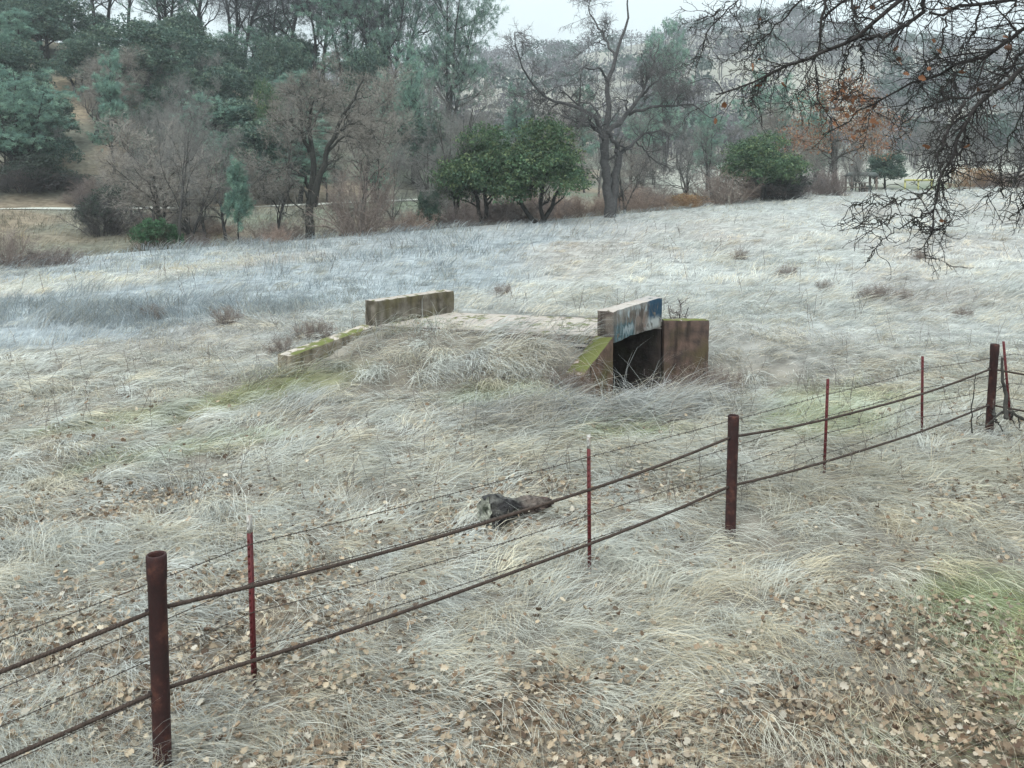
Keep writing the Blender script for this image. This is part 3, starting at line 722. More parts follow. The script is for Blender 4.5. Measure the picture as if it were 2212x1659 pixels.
TP = [(-1.808, 5.97, 1.194, True), (.696, 7.73, 1.225, True), (3.70, 10.3, 1.134, False), (5.575, 11.85, 1.07, False), (6.97, 12.2, 1.01, False)]
TZ = [-.33, -.171, -.138, -.106, -.079, .12, .0]
def build_barbed():
    x0, y0 = TP[1][:2]
    root = empty("barbed_wire_fence", (x0, y0, gz(x0, y0)), "thin barbed wire fence on red steel T posts behind the cable fence", "fence")
    bl = np.array(root.location)
    posts = [(-4.4, 3.4, 1.1, True)] + TP + [(10.2, 9.2, 1.1, False)]
    leans = [0, -.012, -.014, .014, -.02, -.11, 0]
    dirv = nrm(np.array([.75, .66]))
    for k, (x, y, h, white) in enumerate(posts):
        A = Acc(); z0 = TZ[k] - .1
        w, t = .034, .0045
        def bar(x0_, x1_, y0_, y1_, a, b, A=A):
            V = np.array([[x0_, y0_, a], [x1_, y0_, a], [x1_, y1_, a], [x0_, y1_, a], [x0_, y0_, b], [x1_, y0_, b], [x1_, y1_, b], [x0_, y1_, b]])
            A.add(V, np.array([[0, 1, 5, 4], [1, 2, 6, 5], [2, 3, 7, 6], [3, 0, 4, 7], [4, 5, 6, 7], [3, 2, 1, 0]]))
        top = h + .1; cut = top - (.125 if white else 0.0)
        bar(-w / 2, w / 2, -t / 2, t / 2, 0, cut); bar(-t / 2, t / 2, t / 2, .034, 0, cut)
        for j in range(int((cut - .12) / .052)):
            zz = .12 + j * .052; bar(-.006, .006, -t / 2 - .009, -t / 2 + .0005, zz, zz + .022)
        o = A.build("steel_post", M_TPOST, root)
        o.location = tuple(np.array([x, y, z0]) - bl); o.rotation_euler = (0, leans[k], -.9 + math.pi * 0 + math.atan2(dirv[1], dirv[0]) * 0 + .35)
        if white:
            B = Acc(); bar(-w / 2, w / 2, -t / 2, t / 2, cut, top, B); bar(-t / 2, t / 2, t / 2, .034, cut, top, B)
            for j in range(2): bar(-.006, .006, -t / 2 - .009, -t / 2 + .0005, cut + .02 + j * .05, cut + .042 + j * .05, B)
            B.build("white_tip", M_WHITE, o)
    for hh, sg in ((1.0, .012), (.72, .02), (.50, .03), (.26, .03)):
        A = Acc()
        for k in range(len(posts) - 1):
            a = np.array([posts[k][0], posts[k][1] - .012, TZ[k] + hh * (posts[k][2] / 1.19) + .01 * math.sin(k * 3 + hh * 9)])
            kb = k + 1; b = np.array([posts[kb][0], posts[kb][1] - .012, TZ[kb] + hh * (posts[kb][2] / 1.19) + .01 * math.sin(kb * 3 + hh * 9)])
            dd = b - a; Ln = np.linalg.norm(dd); T = dd / Ln; s = nrm(np.cross(T, [0, 0, 1])); u = np.cross(s, T)
            n = 200; t = np.linspace(0, 1, n); Q = a[None] + dd[None] * t[:, None]; Q[:, 2] -= sg * 4 * t * (1 - t)
            for m in range(2):
                ph = t * Ln / .06 * 2 * math.pi + m * math.pi
                V, q = tubes((Q + .0026 * (np.cos(ph)[:, None] * s + np.sin(ph)[:, None] * u))[None], np.full((1, n), .0027), 3); A.add(V, q)
            nb = int(Ln / .115)
            for j in range(nb):
                c = a + dd * ((j + .5) / nb); c[2] -= sg * 4 * ((j + .5) / nb) * (1 - (j + .5) / nb)
                for sgn in (0, 1):
                    th = rng.uniform(0, 3.14); v = (math.cos(th) * s + math.sin(th) * u) * .017 + T * rng.uniform(-.004, .004)
                    V, q = tubes(np.array([[c - v, c, c + v]]), np.array([[.0012, .0034, .0012]]), 3); A.add(V, q)
        A.build("barbed_wire", M_WIRE, root, base=bl)
build_barbed()

# ------------------------------------------------------------------ broken log in the grass
M_LOGBARK = tint_mat("rotten_log_bark", 0, 1.0, .75, 14); add_bump(M_LOGBARK, 30, 1.0, .04)
def build_log():
    p = at(1060, 1110, 8.8); x0, y0 = p[0] - .05, 8.8; x1, y1 = x0 + .68, y0 - .02
    z = gz((x0 + x1) / 2, y0)
    root = empty("broken_log", ((x0 + x1) / 2, y0, z), "short broken dark log with a pale cut end lying in the grass behind the fence", "log")
    K = 22; t = np.linspace(0, 1, K); k = 26; th = np.arange(k) / k * 2 * math.pi
    xs = x0 + (x1 - x0) * t
    rr = np.interp(t, [0, .05, .35, .45, .75, 1], [.135, .15, .135, .10, .075, .045])
    V = np.zeros((K, k, 3))
    for i in range(K):
        nse = fbm(np.cos(th) * 2 + 5 + t[i] * 2.5, np.sin(th) * 2 + t[i] * 5, 91) - .5 + .25 * math.sin(t[i] * 11)
        ridg = .014 * np.sin(th * 9 + t[i] * 2) + .022 * (fbm(th * 3 , th * 0 + t[i] * 14, 95, 3) - .5)
        r = rr[i] * (1 + .7 * nse) + ridg
        V[i, :, 0] = xs[i] + .03 * np.sin(th) * (t[i] < .02) + .03 * nse - r * np.cos(th) * .55
        V[i, :, 1] = y0 - .2 + .4 * t[i] + r * np.cos(th) * .83; V[i, :, 2] = z + .15 - .04 * t[i] + r * np.sin(th) * .95
    b = np.arange(K - 1)[:, None] * k; j = np.arange(k)[None]; j2 = (j + 1) % k
    q = np.stack([b + j, b + j2, b + k + j2, b + k + j], -1).reshape(-1, 4)
    lig = sst(.4, .6, fbm((t[:, None] * 6 + 0 * th), (th[None] + 0 * t[:, None]) * 1.2, 92)).ravel()
    tt = np.repeat(t, k)
    c = lerp(np.array([.032, .030, .031]), np.array([.085, .055, .048]), (sst(.42, .6, tt) * .8)[:, None]); c = lerp(c, np.array([.30, .29, .25]), (lig * .18)[:, None])
    A = Acc(); A.add(V.reshape(-1, 3), q, c); 
    # torn far end
    cen = V[-1].mean(0); A.add(np.r_[[cen], V[-1]], np.array([[0, 1 + a_, 1 + (a_ + 1) % k] for a_ in range(k)]), np.array([.16, .08, .06]))
    A.build("bark", M_LOGBARK, root, base=root.location, smooth=True)
    B = Acc(); rings = [1, .8, .55, .3, .02]; P = []; C = []
    c0 = V[0].mean(0)
    for r_ in rings:
        pp = c0[None] + (V[0] - c0[None]) * r_; pp[:, 0] -= .005 + .01 * (1 - r_) + .02 * (fbm(pp[:, 1] * 30, pp[:, 2] * 30, 93) - .5); P.append(pp)
        hole = np.hypot(pp[:, 1] - c0[1] , pp[:, 2] - c0[2] - .035) < .045
        C.append(np.where(hole[:, None], np.array([.05, .055, .04]), np.array([.24, .24, .20])[None] * (.35 + 1.1 * fbm(pp[:, 1] * 40, pp[:, 2] * 40, 94))[:, None]))
    b = np.arange(len(rings) - 1)[:, None] * k
    B.add(np.concatenate(P), np.stack([b + j2, b + j, b + k + j, b + k + j2], -1).reshape(-1, 4), np.concatenate(C))
    B.build("cut_end", M_LOGBARK, root, base=root.location)
build_log()
# ------------------------------------------------------------------ branching
def resample(p, K, jit=0.0, seed=0):
    p = np.asarray(p, float); d = np.r_[0, np.cumsum(np.linalg.norm(np.diff(p, axis=0), axis=1))]
    t = np.linspace(0, d[-1], K); q = np.stack([np.interp(t, d, p[:, j]) for j in range(3)], 1)
    for _ in range(1): q[1:-1] = .5 * q[1:-1] + .25 * (q[2:] + q[:-2])
    if jit: 
        r = np.random.default_rng(seed); q[1:-1] += r.normal(0, jit, (K - 2, 3))
    return q
def spawn(P, R, M, ang, ln, K=5, wander=.25, trop=0.0, tmin=.25, tmax=1.0, rf=.6, r=rng, taper=.75, rmin=.003, lt=.5, wbylen=True):
    """M side branches from the polylines P (N,K0,3) with radii R (N,K0)"""
    N, K0, _ = P.shape
    seg = np.linalg.norm(np.diff(P, axis=1), axis=2); tot = seg.sum(1)
    pr = tot / tot.sum() if wbylen else np.full(N, 1 / N)
    i = r.choice(N, M, p=pr); t = tmin + (tmax - tmin) * r.random(M)
    f = t * (K0 - 1); k = np.minimum(f.astype(int), K0 - 2); w = (f - k)[:, None]
    S = P[i, k] * (1 - w) + P[i, k + 1] * w; T = nrm(P[i, k + 1] - P[i, k]); Rp = R[i, k] * (1 - w[:, 0]) + R[i, k + 1] * w[:, 0]
    rnd = r.normal(0, 1, (M, 3)); perp = nrm(rnd - (rnd * T).sum(1, keepdims=True) * T)
    a = np.radians(r.uniform(ang[0], ang[1], M))[:, None]
    D = nrm(np.cos(a) * T + np.sin(a) * perp + np.array([0, 0, trop * .5]))
    Ls = (ln if np.isscalar(ln) else ln[i]) * r.uniform(.5, 1.25, M) * (1 - lt * t)
    out = [S]; 
    for _ in range(K - 1):
        D = nrm(D + r.normal(0, wander, (M, 3)) + np.array([0, 0, trop * .25])); out.append(out[-1] + D * (Ls / (K - 1))[:, None])
    Pn = np.stack(out, 1)
    r0 = np.maximum(Rp * rf * r.uniform(.7, 1.1, M), rmin)
    Rn = r0[:, None] * (1 - taper * np.linspace(0, 1, K)[None]); Rn = np.maximum(Rn, rmin * .6)
    return Pn, Rn
def add_lines(A, P, R, k, c, vary=.15, r=rng):
    V, q = tubes(P, R, k); n = P.shape[1] * k
    A.add(V, q, rep(np.asarray(c)[None] * r.uniform(1 - vary, 1 + vary, (P.shape[0], 1)), n))
def twig_ribbons(A, P, R, c, vary=.25, r=rng):
    N, K, _ = P.shape; S = nrm(r.normal(0, 1, (N, 3)))
    V, q = ribbons(P, R * 2, S); A.add(V, q, rep(np.asarray(c)[None] * r.uniform(1 - vary, 1 + vary, (N, 1)), K * 2))

BARK_G = (.058, .054, .052); BARK_D = (.035, .033, .032)

def place_obj(o, loc=(0, 0, 0)): o.location = loc; return o
PROTO = {}
def finish(name, TA, CA, H, Wd, crownmat, crown="crown"):
    """keeps the two meshes of a kind of tree; trees are set out later"""
    d = {}
    for nm, A_, m in (("trunk", TA, M_BARK), (crown, CA, crownmat)):
        if A_ is None: continue
        o = A_.build(nm, m, None, smooth=(nm == "trunk")); d[nm] = o.data; bpy.data.objects.remove(o)
    PROTO[name] = (d, H, Wd)

def extent(P): return P[..., 2].max(), 2 * np.percentile(np.hypot(P[..., 0], P[..., 1]), 93)

def bare_proto(name, seed, H=9.0, lean=.05, spread=(28, 60), stems=1, droop=.0, low=.25, twig=(.175, .17, .16), dens=1.0, bark=BARK_G):
    r = np.random.default_rng(seed); T = Acc(); C = Acc(); stemP = []; stemR = []
    for s in range(stems):
        K = 9; D = np.array([r.normal(0, lean + .12 * (stems > 1)), r.normal(0, lean + .12 * (stems > 1)), 1.0]); p = [np.array([r.normal(0, .12) * (stems > 1), r.normal(0, .12) * (stems > 1), -.3])]
        for _ in range(K - 1):
            D = nrm(D + r.normal(0, .11, 3) + [0, 0, .1]); p.append(p[-1] + D * (H * .74) / (K - 1))
        stemP.append(p); stemR.append(H * .019 * (1.0 if stems == 1 else .7) * (1 - .82 * np.linspace(0, 1, K)))
    P = np.array(stemP); R = np.array(stemR); R[:, 0] *= 1.35
    add_lines(T, P, R, 9, bark, r=r)
    P1, R1 = spawn(P, R, int(11 * stems ** .5), spread, H * .50, 8, .20, .22, low, .95, .62, r)
    add_lines(T, P1, R1, 6, bark, r=r)
    P2, R2 = spawn(np.concatenate([P1]), R1, 75, (25, 65), H * .24, 6, .27, .10 - droop, .2, 1, .6, r, rmin=.010)
    add_lines(T, P2, R2, 4, bark, r=r)
    P3, R3 = spawn(P2, R2, int(460 * dens), (20, 65), H * .13, 5, .30, .06 - droop, .15, 1, .6, r, rmin=.008)
    add_lines(C, P3, R3, 3, twig, r=r)
    P4, R4 = spawn(P3, R3, int(3600 * dens), (15, 60), H * .075, 4, .28, .05 - droop, .1, 1, .6, r, rmin=.0065)
    twig_ribbons(C, P4, R4, twig, r=r)
    P5, R5 = spawn(P4, R4, int(5200 * dens), (15, 60), H * .035, 3, .2, 0, .2, 1, .8, r, rmin=.0062)
    twig_ribbons(C, P5, R5, twig, r=r)
    H_, W_ = extent(P4); finish(name, T, C, H_, W_, M_BARK, "twigs")

def leaf_quads(A, P, size, c, r, flat=.0, asp=.55):
    N = len(P); n_ = r.normal(0, 1, (N, 3)); n_[:, 2] += flat; n_ = nrm(n_)
    a = nrm(np.cross(n_, r.normal(0, 1, (N, 3)))); b = np.cross(n_, a)
    s = size * r.uniform(.6, 1.3, (N, 1)); 
    V = np.stack([P - a * s, P + b * s * asp, P + a * s, P - b * s * asp], 1).reshape(-1, 3)
    i = np.arange(N) * 4; A.add(V, np.stack([i, i + 1, i + 2, i + 3], 1), rep(c, 4))
def crown_leaves(A, lobes, n, size, cols, r, clumps=70, hollow=.55, clr=.30, dark=0):
    """lobes: (x,y,z,rx,rz). Leaf clumps on their shells and through their volume"""
    lobes = np.array(lobes, float); wt = lobes[:, 3] ** 2; nc = int(clumps * len(lobes)); li = r.choice(len(lobes), nc, p=wt / wt.sum())
    d = nrm(r.normal(0, 1, (nc, 3))); d[:, 2] = np.where(d[:, 2] < -.35, -d[:, 2] * .6, d[:, 2]); d = nrm(d)
    rad = hollow + (1.08 - hollow) * r.random(nc) ** .55
    rad *= 1 + .22 * (fbm(d[:, 0] * 2.2 + li, d[:, 1] * 2.2 + d[:, 2] * 1.7, 5) - .5) * 2
    cp = lobes[li, :3] + d * rad[:, None] * np.stack([lobes[li, 3], lobes[li, 3], lobes[li, 4]], 1)
    cr = clr * r.uniform(.4, 1.5, nc) * (lobes[li, 3] / 1.6) ** .4; cc = cols[r.integers(0, len(cols), nc)] * r.uniform(.6, 1.4, (nc, 1))
    ci = r.integers(0, nc, n); dd = nrm(r.normal(0, 1, (n, 3))) * (r.random(n) ** .45)[:, None]
    P = cp[ci] + dd * (cr[ci])[:, None] * np.array([1.25, 1.25, .75])
    leaf_quads(A, P, size, cc[ci] * r.uniform(.8, 1.2, (n, 1)), r, flat=.5)
OAKC = np.array([[.07, .125, .068], [.095, .15, .075], [.055, .10, .06], [.13, .17, .08], [.07, .11, .06]])
DOAKC = np.array([[.065, .11, .088], [.085, .135, .10], [.05, .085, .07], [.11, .15, .105]])
def oak_proto(name, seed, H=6.0, W_=6.0, trunks=((-.5, 1.0), (.35, .9)), cols=OAKC, n=26000, bark=(.035, .032, .03), base=.06, leaf=.08, nl=15, over=1.0):
    r = np.random.default_rng(seed); T = Acc(); C = Acc(); Ps = []; Rs = []
    for dx, k in trunks:
        K = 7; t = np.linspace(0, 1, K)
        p = np.stack([dx * W_ * .45 * t ** .8 + r.normal(0, .06, K), r.normal(0, .35) * t + r.normal(0, .06, K), -.2 + H * .62 * k * t], 1); Ps.append(p)
        Rs.append(H * .026 * (1 - .7 * t))
    P = np.array(Ps); R = np.array(Rs); add_lines(T, P, R, 7, bark, r=r)
    P1, R1 = spawn(P, R, 14, (30, 70), H * .36, 6, .22, .2, .3, 1, .6, r); add_lines(T, P1, R1, 5, bark, r=r)
    P2, R2 = spawn(P1, R1, 90, (25, 65), H * .16, 4, .25, .1, .2, 1, .6, r, rmin=.01); add_lines(T, P2, R2, 3, bark, r=r)
    lobes = []
    for j in range(nl):
        a = r.uniform(0, 6.28); q = r.random() ** .5; hh = r.random()
        rr = W_ * .5 * .68 * q * (1 - .45 * hh)
        lobes.append((rr * math.cos(a), rr * math.sin(a), H * (base + .28 + .56 * hh * (1 - .35 * q)), W_ * r.uniform(.18, .27), H * r.uniform(.14, .20)))
    for j in range(nl // 2 + 3):
        a = j * 6.28 / (nl // 2 + 3) + r.uniform(-.3, .3); lobes.append((W_ * .33 * math.cos(a), W_ * .33 * math.sin(a), H * (base + .22 + .16 * r.random()), W_ * .18, H * .14))
    crown_leaves(C, lobes, n, leaf, cols, r, clr=.36 * over)
    finish(name, T, C, H, W_, M_LEAF)
PINEC = np.array([[.18, .29, .235], [.24, .36, .275], [.14, .24, .20]])
def pine_proto(name, seed, H=10., W_=4., n=700, cols=PINEC, shape='cone', lean=.04, bark=BARK_D, open_=1.0):
    r = np.random.default_rng(seed); T = Acc(); C = Acc(); Ps = []; 
    ns = 1 if shape == 'cone' else 3
    for s in range(ns):
        K = 10; t = np.linspace(0, 1, K); a = r.uniform(0, 6.28); off = (0 if s == 0 else W_ * .33)
        Ps.append(np.stack([off * math.cos(a) * t + r.normal(0, .05, K), off * math.sin(a) * t + r.normal(0, .05, K), -.3 + H * (1.0 - .08 * s) * t], 1))
    P = np.array(Ps); R = H * .015 * (1 - .9 * np.linspace(0, 1, 10))[None] * np.ones((ns, 1)); add_lines(T, P, R, 7, bark, r=r)
    P1, R1 = spawn(P, R, int(70 * ns ** .5), (45, 85), W_ * (.62 if shape == 'cone' else .42), 5, .12, .25, .22, .99, .5, r, lt=.72 if shape == 'cone' else .2, rmin=.012)
    add_lines(T, P1, R1, 3, bark, r=r)
    P2, R2 = spawn(P1, R1, n, (20, 60), W_ * .16, 3, .15, .15, .25, 1, .5, r, rmin=.008); add_lines(T, P2, R2, 3, bark, r=r)
    tip = P2[:, -1]; dr = nrm(P2[:, -1] - P2[:, 0]); m = int(34 * open_)
    cc = cols[r.integers(0, len(cols), len(tip))] * r.uniform(.75, 1.2, (len(tip), 1))
    b = rep(tip, m) + r.normal(0, .07, (len(tip) * m, 3)); D = nrm(rep(dr, m) * .6 + r.normal(0, .6, (len(tip) * m, 3)) + [0, 0, .12])
    Ln = r.uniform(.14, .30, (len(b), 1)); N3 = np.stack([b, b + D * Ln * .5, b + D * Ln + [0, 0, -.03]], 1)
    V, q = ribbons(N3, np.array([[.030, .028, .008]]) * np.ones((len(b), 1)), nrm(r.normal(0, 1, (len(b), 3))))
    C.add(V, q, rep(rep(cc, m) * r.uniform(.8, 1.2, (len(b), 1)), 6))
    finish(name, T, C, H, W_, M_LEAF)
def bush_proto(name, seed, H=2.0, W_=3.0, col=(.2, .16, .14), n=900, leafy=None, nleaf=9000, leaf=.05):
    r = np.random.default_rng(seed); T = Acc(); C = Acc(); N = 46; K = 6
    a = r.uniform(0, 6.28, N); rr = W_ * .22 * r.random(N) ** .5; D = nrm(np.stack([np.cos(a) * .9 * r.random(N), np.sin(a) * .9 * r.random(N), r.uniform(.5, 1, N)], 1)); p = [np.stack([rr * np.cos(a), rr * np.sin(a), -.1 + 0 * a], 1)]
    for _ in range(K - 1):
        D = nrm(D + r.normal(0, .18, (N, 3)) + np.array([0, 0, -.04])); p.append(p[-1] + D * (H * r.uniform(.6, 1.1, (N, 1))) / (K - 1))
    P = np.stack(p, 1); R = .022 * np.ones((N, 1)) * (1 - .7 * np.linspace(0, 1, K))[None]; add_lines(T, P, R, 4, col, r=r)
    P1, R1 = spawn(P, R, n, (20, 70), H * .35, 4, .3, .02, .1, 1, .6, r, rmin=.008); twig_ribbons(C, P1, R1, col, r=r)
    P2, R2 = spawn(P1, R1, n * 4, (20, 70), H * .17, 3, .3, 0, .1, 1, .7, r, rmin=.007); twig_ribbons(C, P2, R2, col, r=r)
    if leafy is not None:
        cols = np.array(leafy); lobes = [(r.normal(0, W_ * .2), r.normal(0, W_ * .2), H * r.uniform(.35, .7), W_ * .26, H * .3) for _ in range(7)]
        crown_leaves(C, lobes, nleaf, leaf, cols, r, clr=.22)
    finish(name, T, C, H, W_, M_LEAF if leafy is not None else M_BARK, "crown" if leafy is not None else "twigs")

bare_proto("bareA", 101, 9, spread=(25, 55)); bare_proto("bareB", 102, 9, stems=2, spread=(30, 65)); bare_proto("bareC", 103, 8, spread=(40, 75), low=.2, droop=.08)
bare_proto("bareD", 104, 10, spread=(20, 45), stems=3, dens=.9); bare_proto("bareT", 105, 14, spread=(20, 45), low=.35, bark=BARK_D, twig=(.10, .095, .105), dens=1.3)
bare_proto("bareF", 106, 8, spread=(30, 60), twig=(.25, .225, .20), dens=1.3)
oak_proto("oakA", 201, 6, 6.0, ((-.75, 1.0), (.12, .9), (.62, .95))); oak_proto("oakB", 202, 6, 5.5, ((-.25, 1), (.3, .8)))
oak_proto("oakC", 203, 8, 9, ((-.35, 1), (.3, .9)), cols=DOAKC, n=30000, leaf=.10, nl=14); oak_proto("oakD", 204, 7, 6, ((.2, 1),), cols=DOAKC, n=20000, leaf=.10, nl=10)
oak_proto('rustoak', 207, 8, 9, ((-.3, 1), (.3, .9)), cols=np.array([[.23, .11, .065], [.18, .09, .06], [.26, .15, .08], [.14, .10, .07]]), n=4600, bark=(.05, .045, .04), base=.1, leaf=.10, nl=12)
pine_proto("pineA", 301); pine_proto("pineB", 302, 11, 6, 900, shape='round'); pine_proto("pineC", 303, 6, 3.2, 420)
pine_proto("pineO", 304, 12, 9, 1500, shape='round', cols=PINEC * .8, open_=.8)
bush_proto("brush", 401); bush_proto("rust", 402, 2, 3, (.27, .20, .165), 1100); bush_proto("gold", 403, 2, 3, (.30, .19, .11), 1100, leafy=[(.30, .20, .09), (.26, .14, .075)], nleaf=1800)
bush_proto("green", 404, 2.2, 2.4, (.08, .08, .05), 300, leafy=[(.05, .11, .055), (.065, .13, .065)], nleaf=12000)
bush_proto("dark", 405, 2.4, 3, (.09, .08, .08), 1300, leafy=[(.05, .065, .05), (.04, .055, .045)], nleaf=7000); bush_proto("red", 406, 1.6, 3.2, (.165, .135, .125), 1300)

def setout(proto, name, px, Y, py_top, wpx, label, cat="tree", group=None, py_base=None, rot=None, zoff=-.1):
    d, H, Wd = PROTO[proto]; u = (px - CX) / F; X = u * Y
    p = at(px, py_top, Y); X = p[0]; z = gz(X, Y)
    h = max(.4, p[2] - z); w = wpx / F * Y
    sx = w / Wd; szz = h / H
    o = empty(name, (X, Y, z + zoff), label, cat, group)
    o.rotation_euler = (0, 0, rot if rot is not None else rng.uniform(0, 6.28)); o.scale = (sx, sx, szz)
    for nm, me in d.items():
        c = bpy.data.objects.new(nm, me); COL.objects.link(c); c.parent = o
    return o
# ------------------------------------------------------------------ the two big bare oaks at the field edge, and the tree overhead
def trace(pts, conv, Y0, y0, y1, K=12, jit=0, seed=0):
    q = []; pts = np.array(pts, float); d = np.r_[0, np.cumsum(np.hypot(*np.diff(pts, axis=0).T))]; d /= d[-1]
    for (x, y), s in zip(pts, d):
        px, py = conv(x, y); q.append(at(px, py, Y0 + y0 + (y1 - y0) * s))
    return resample(q, K, jit, seed)
R3 = lambda x, y: (973.3 + .2986 * x, .2986 * y)
R2 = lambda x, y: (530.9 + .3413 * x, .3413 * y)
R4 = lambda x, y: (1504 + .3413 * x, .3413 * y)
def hero(name, label, conv, Y0, limbs, bark, twig, seed, n3, n4, n5, base_px):
    r = np.random.default_rng(seed); T = Acc(); C = Acc()
    LP = []; LR = []
    for k, (pts, y0, y1, ra, rb) in enumerate(limbs):
        P = trace(pts, conv, Y0, y0, y1, 14, .05, seed + k); m = Y0 / F
        t = np.linspace(0, 1, 14); Rr = (ra + (rb - ra) * t ** .8) * m * .82
        add_lines(T, P[None], Rr[None], 9, bark, .05, r); LP.append(P); LR.append(Rr)
    P = np.array(LP); R = np.array(LR)
    ex = [k for k, l in enumerate(limbs) if l[3] < 9]
    P1, R1 = spawn(P[ex], R[ex], 125, (30, 70), 2.3, 7, .30, .10, .2, 1, .55, r, rmin=.016); add_lines(T, P1, R1, 5, bark, r=r)
    P2, R2_ = spawn(np.concatenate([P1]), R1, n3, (25, 70), 1.1, 6, .33, .05, .1, 1, .6, r, rmin=.011); add_lines(T, P2, R2_, 3, bark, r=r)
    P3, R3_ = spawn(P2, R2_, n4, (20, 65), .62, 5, .32, .03, .1, 1, .6, r, rmin=.0085); add_lines(C, P3, R3_, 3, twig, r=r)
    P4, R4_ = spawn(P3, R3_, n5, (20, 60), .36, 3, .25, 0, .1, 1, .7, r, rmin=.0075); twig_ribbons(C, P4, R4_, twig, r=r)
    b = at(*base_px, Y0); b[2] = gz(b[0], b[1])
    o = empty(name, tuple(b), label, "tree")
    T.build("trunk", M_BARK, o, smooth=True, base=b); C.build("twigs", M_BARK, o, base=b)
hero("bare_oak", "largest bare grey oak, forked low and rising above the ridge line", R3, 52, [
    ([(1155, 1620), (1140, 1400), (1122, 1200), (1112, 1040)], 0, 0, 14, 11), ([(1162, 1620), (1185, 1350), (1205, 1180), (1222, 1120)], 0, .3, 14, 9),
    ([(1115, 1150), (1112, 1020), (1130, 900), (1140, 780), (1130, 620), (1165, 520), (1190, 420), (1210, 330), (1240, 260), (1290, 170), (1300, 100), (1268, 10), (1285, -60)], 0, 1, 11, 1.6),
    ([(1130, 600), (1112, 520), (1088, 495), (1000, 495), (940, 490), (910, 530), (860, 550)], .5, -1.5, 4, .8), ([(1190, 420), (1150, 340), (1090, 230), (1040, 150), (1000, 100), (1012, 10), (990, -40)], .7, 2.5, 4, 1),
    ([(1120, 330), (1060, 305), (1010, 310), (975, 330)], 1, 0, 2, .6),
    ([(1112, 1000), (1060, 880), (980, 800), (900, 765), (830, 748), (740, 740), (680, 680), (590, 600), (540, 550), (510, 480), (470, 360), (465, 230)], 0, -4, 7, 1),
    ([(680, 680), (620, 645), (570, 660), (540, 700), (500, 705)], -2.5, -3.5, 2.2, .6), ([(545, 570), (400, 578)], -3.2, -4.2, 1.5, .5), ([(690, 675), (740, 640), (790, 620), (835, 618)], -2.4, -1, 1.8, .6),
    ([(1108, 1010), (1050, 940), (1020, 900), (945, 902), (918, 930)], 0, -2.5, 5, 3), ([(1020, 900), (900, 850), (790, 835)], -1.5, -4, 3, .8), ([(1080, 850), (1020, 750), (930, 735), (820, 742)], 0, 2.5, 3.5, .8),
    ([(1130, 960), (1200, 900), (1290, 820), (1300, 790), (1380, 690), (1430, 560), (1470, 450), (1510, 280)], 0, 3, 8, 1), ([(1290, 820), (1280, 740), (1250, 715), (1170, 705)], 1, -1, 3, .8),
    ([(1380, 690), (1480, 590), (1560, 530), (1600, 490)], 1.8, .5, 4, 1), ([(1290, 830), (1390, 785), (1490, 765), (1620, 775), (1700, 740), (1790, 765), (1850, 840), (1900, 880), (1960, 810)], 1, -3, 5, 1),
    ([(1480, 600), (1600, 640), (1660, 650)], 1, 3, 2, .6), ([(1215, 1120), (1300, 1050), (1380, 980), (1450, 950), (1560, 950), (1640, 990)], .3, 3.5, 6, 1), ([(1150, 960), (1190, 1030), (1205, 1120)], 0, .2, 5, 6),
    ([(1340, 1020), (1420, 1110), (1500, 1180), (1560, 1200), (1620, 1245)], 1.5, 3, 2.5, .7), ([(1640, 770), (1640, 640), (1600, 560)], -1, -2, 2, .6)],
    (.062, .06, .06), (.105, .098, .098), 501, 1100, 6500, 14000, (1318, 470))
hero("bare_oak", "broad bare oak with arching limbs and a thick upright trunk, left of the green oaks", R2, 45, [
    ([(405, 1520), (408, 1300), (425, 1120), (418, 950), (405, 850), (412, 700), (400, 600), (345, 520)], 0, 1, 13.5, 3), ([(428, 1300), (470, 1080), (520, 960), (560, 860), (590, 760), (640, 690), (700, 600), (745, 500)], 0, -1.5, 11, 2),
    ([(405, 960), (370, 880), (330, 800), (270, 760), (200, 765), (150, 800)], 0, -2.5, 6, 1.4), ([(372, 880), (345, 760), (342, 600), (350, 500)], 0, 1, 5, 1.6), ([(405, 720), (440, 640), (520, 580), (545, 540)], 0, -2, 3, 1),
    ([(395, 1190), (350, 1100), (280, 1055), (210, 1045), (130, 1080), (50, 1165)], 0, -3, 4.5, 1), ([(388, 1250), (350, 1170), (300, 1148), (262, 1190), (268, 1270), (370, 1330)], 0, -1, 3.5, 1.2),
    ([(520, 960), (600, 870), (680, 868), (740, 920), (800, 1060)], -.5, -3.5, 4, 1), ([(560, 880), (640, 770), (720, 730), (800, 720)], -.5, 2, 4, 1), ([(470, 1065), (560, 1020), (620, 1000)], 0, 2.5, 3, 1),
    ([(650, 690), (720, 620), (820, 590)], -1, 1, 3, 1), ([(600, 830), (700, 770), (760, 790), (850, 920)], -.8, -2.5, 3, 1), ([(415, 900), (330, 640), (290, 560), (255, 600)], .3, 2, 3, 1),
    ([(410, 820), (480, 700), (500, 560), (480, 440)], 0, 2.5, 4, 1)],
    (.05, .049, .044), (.20, .182, .16), 502, 900, 5600, 12000, (668, 505))

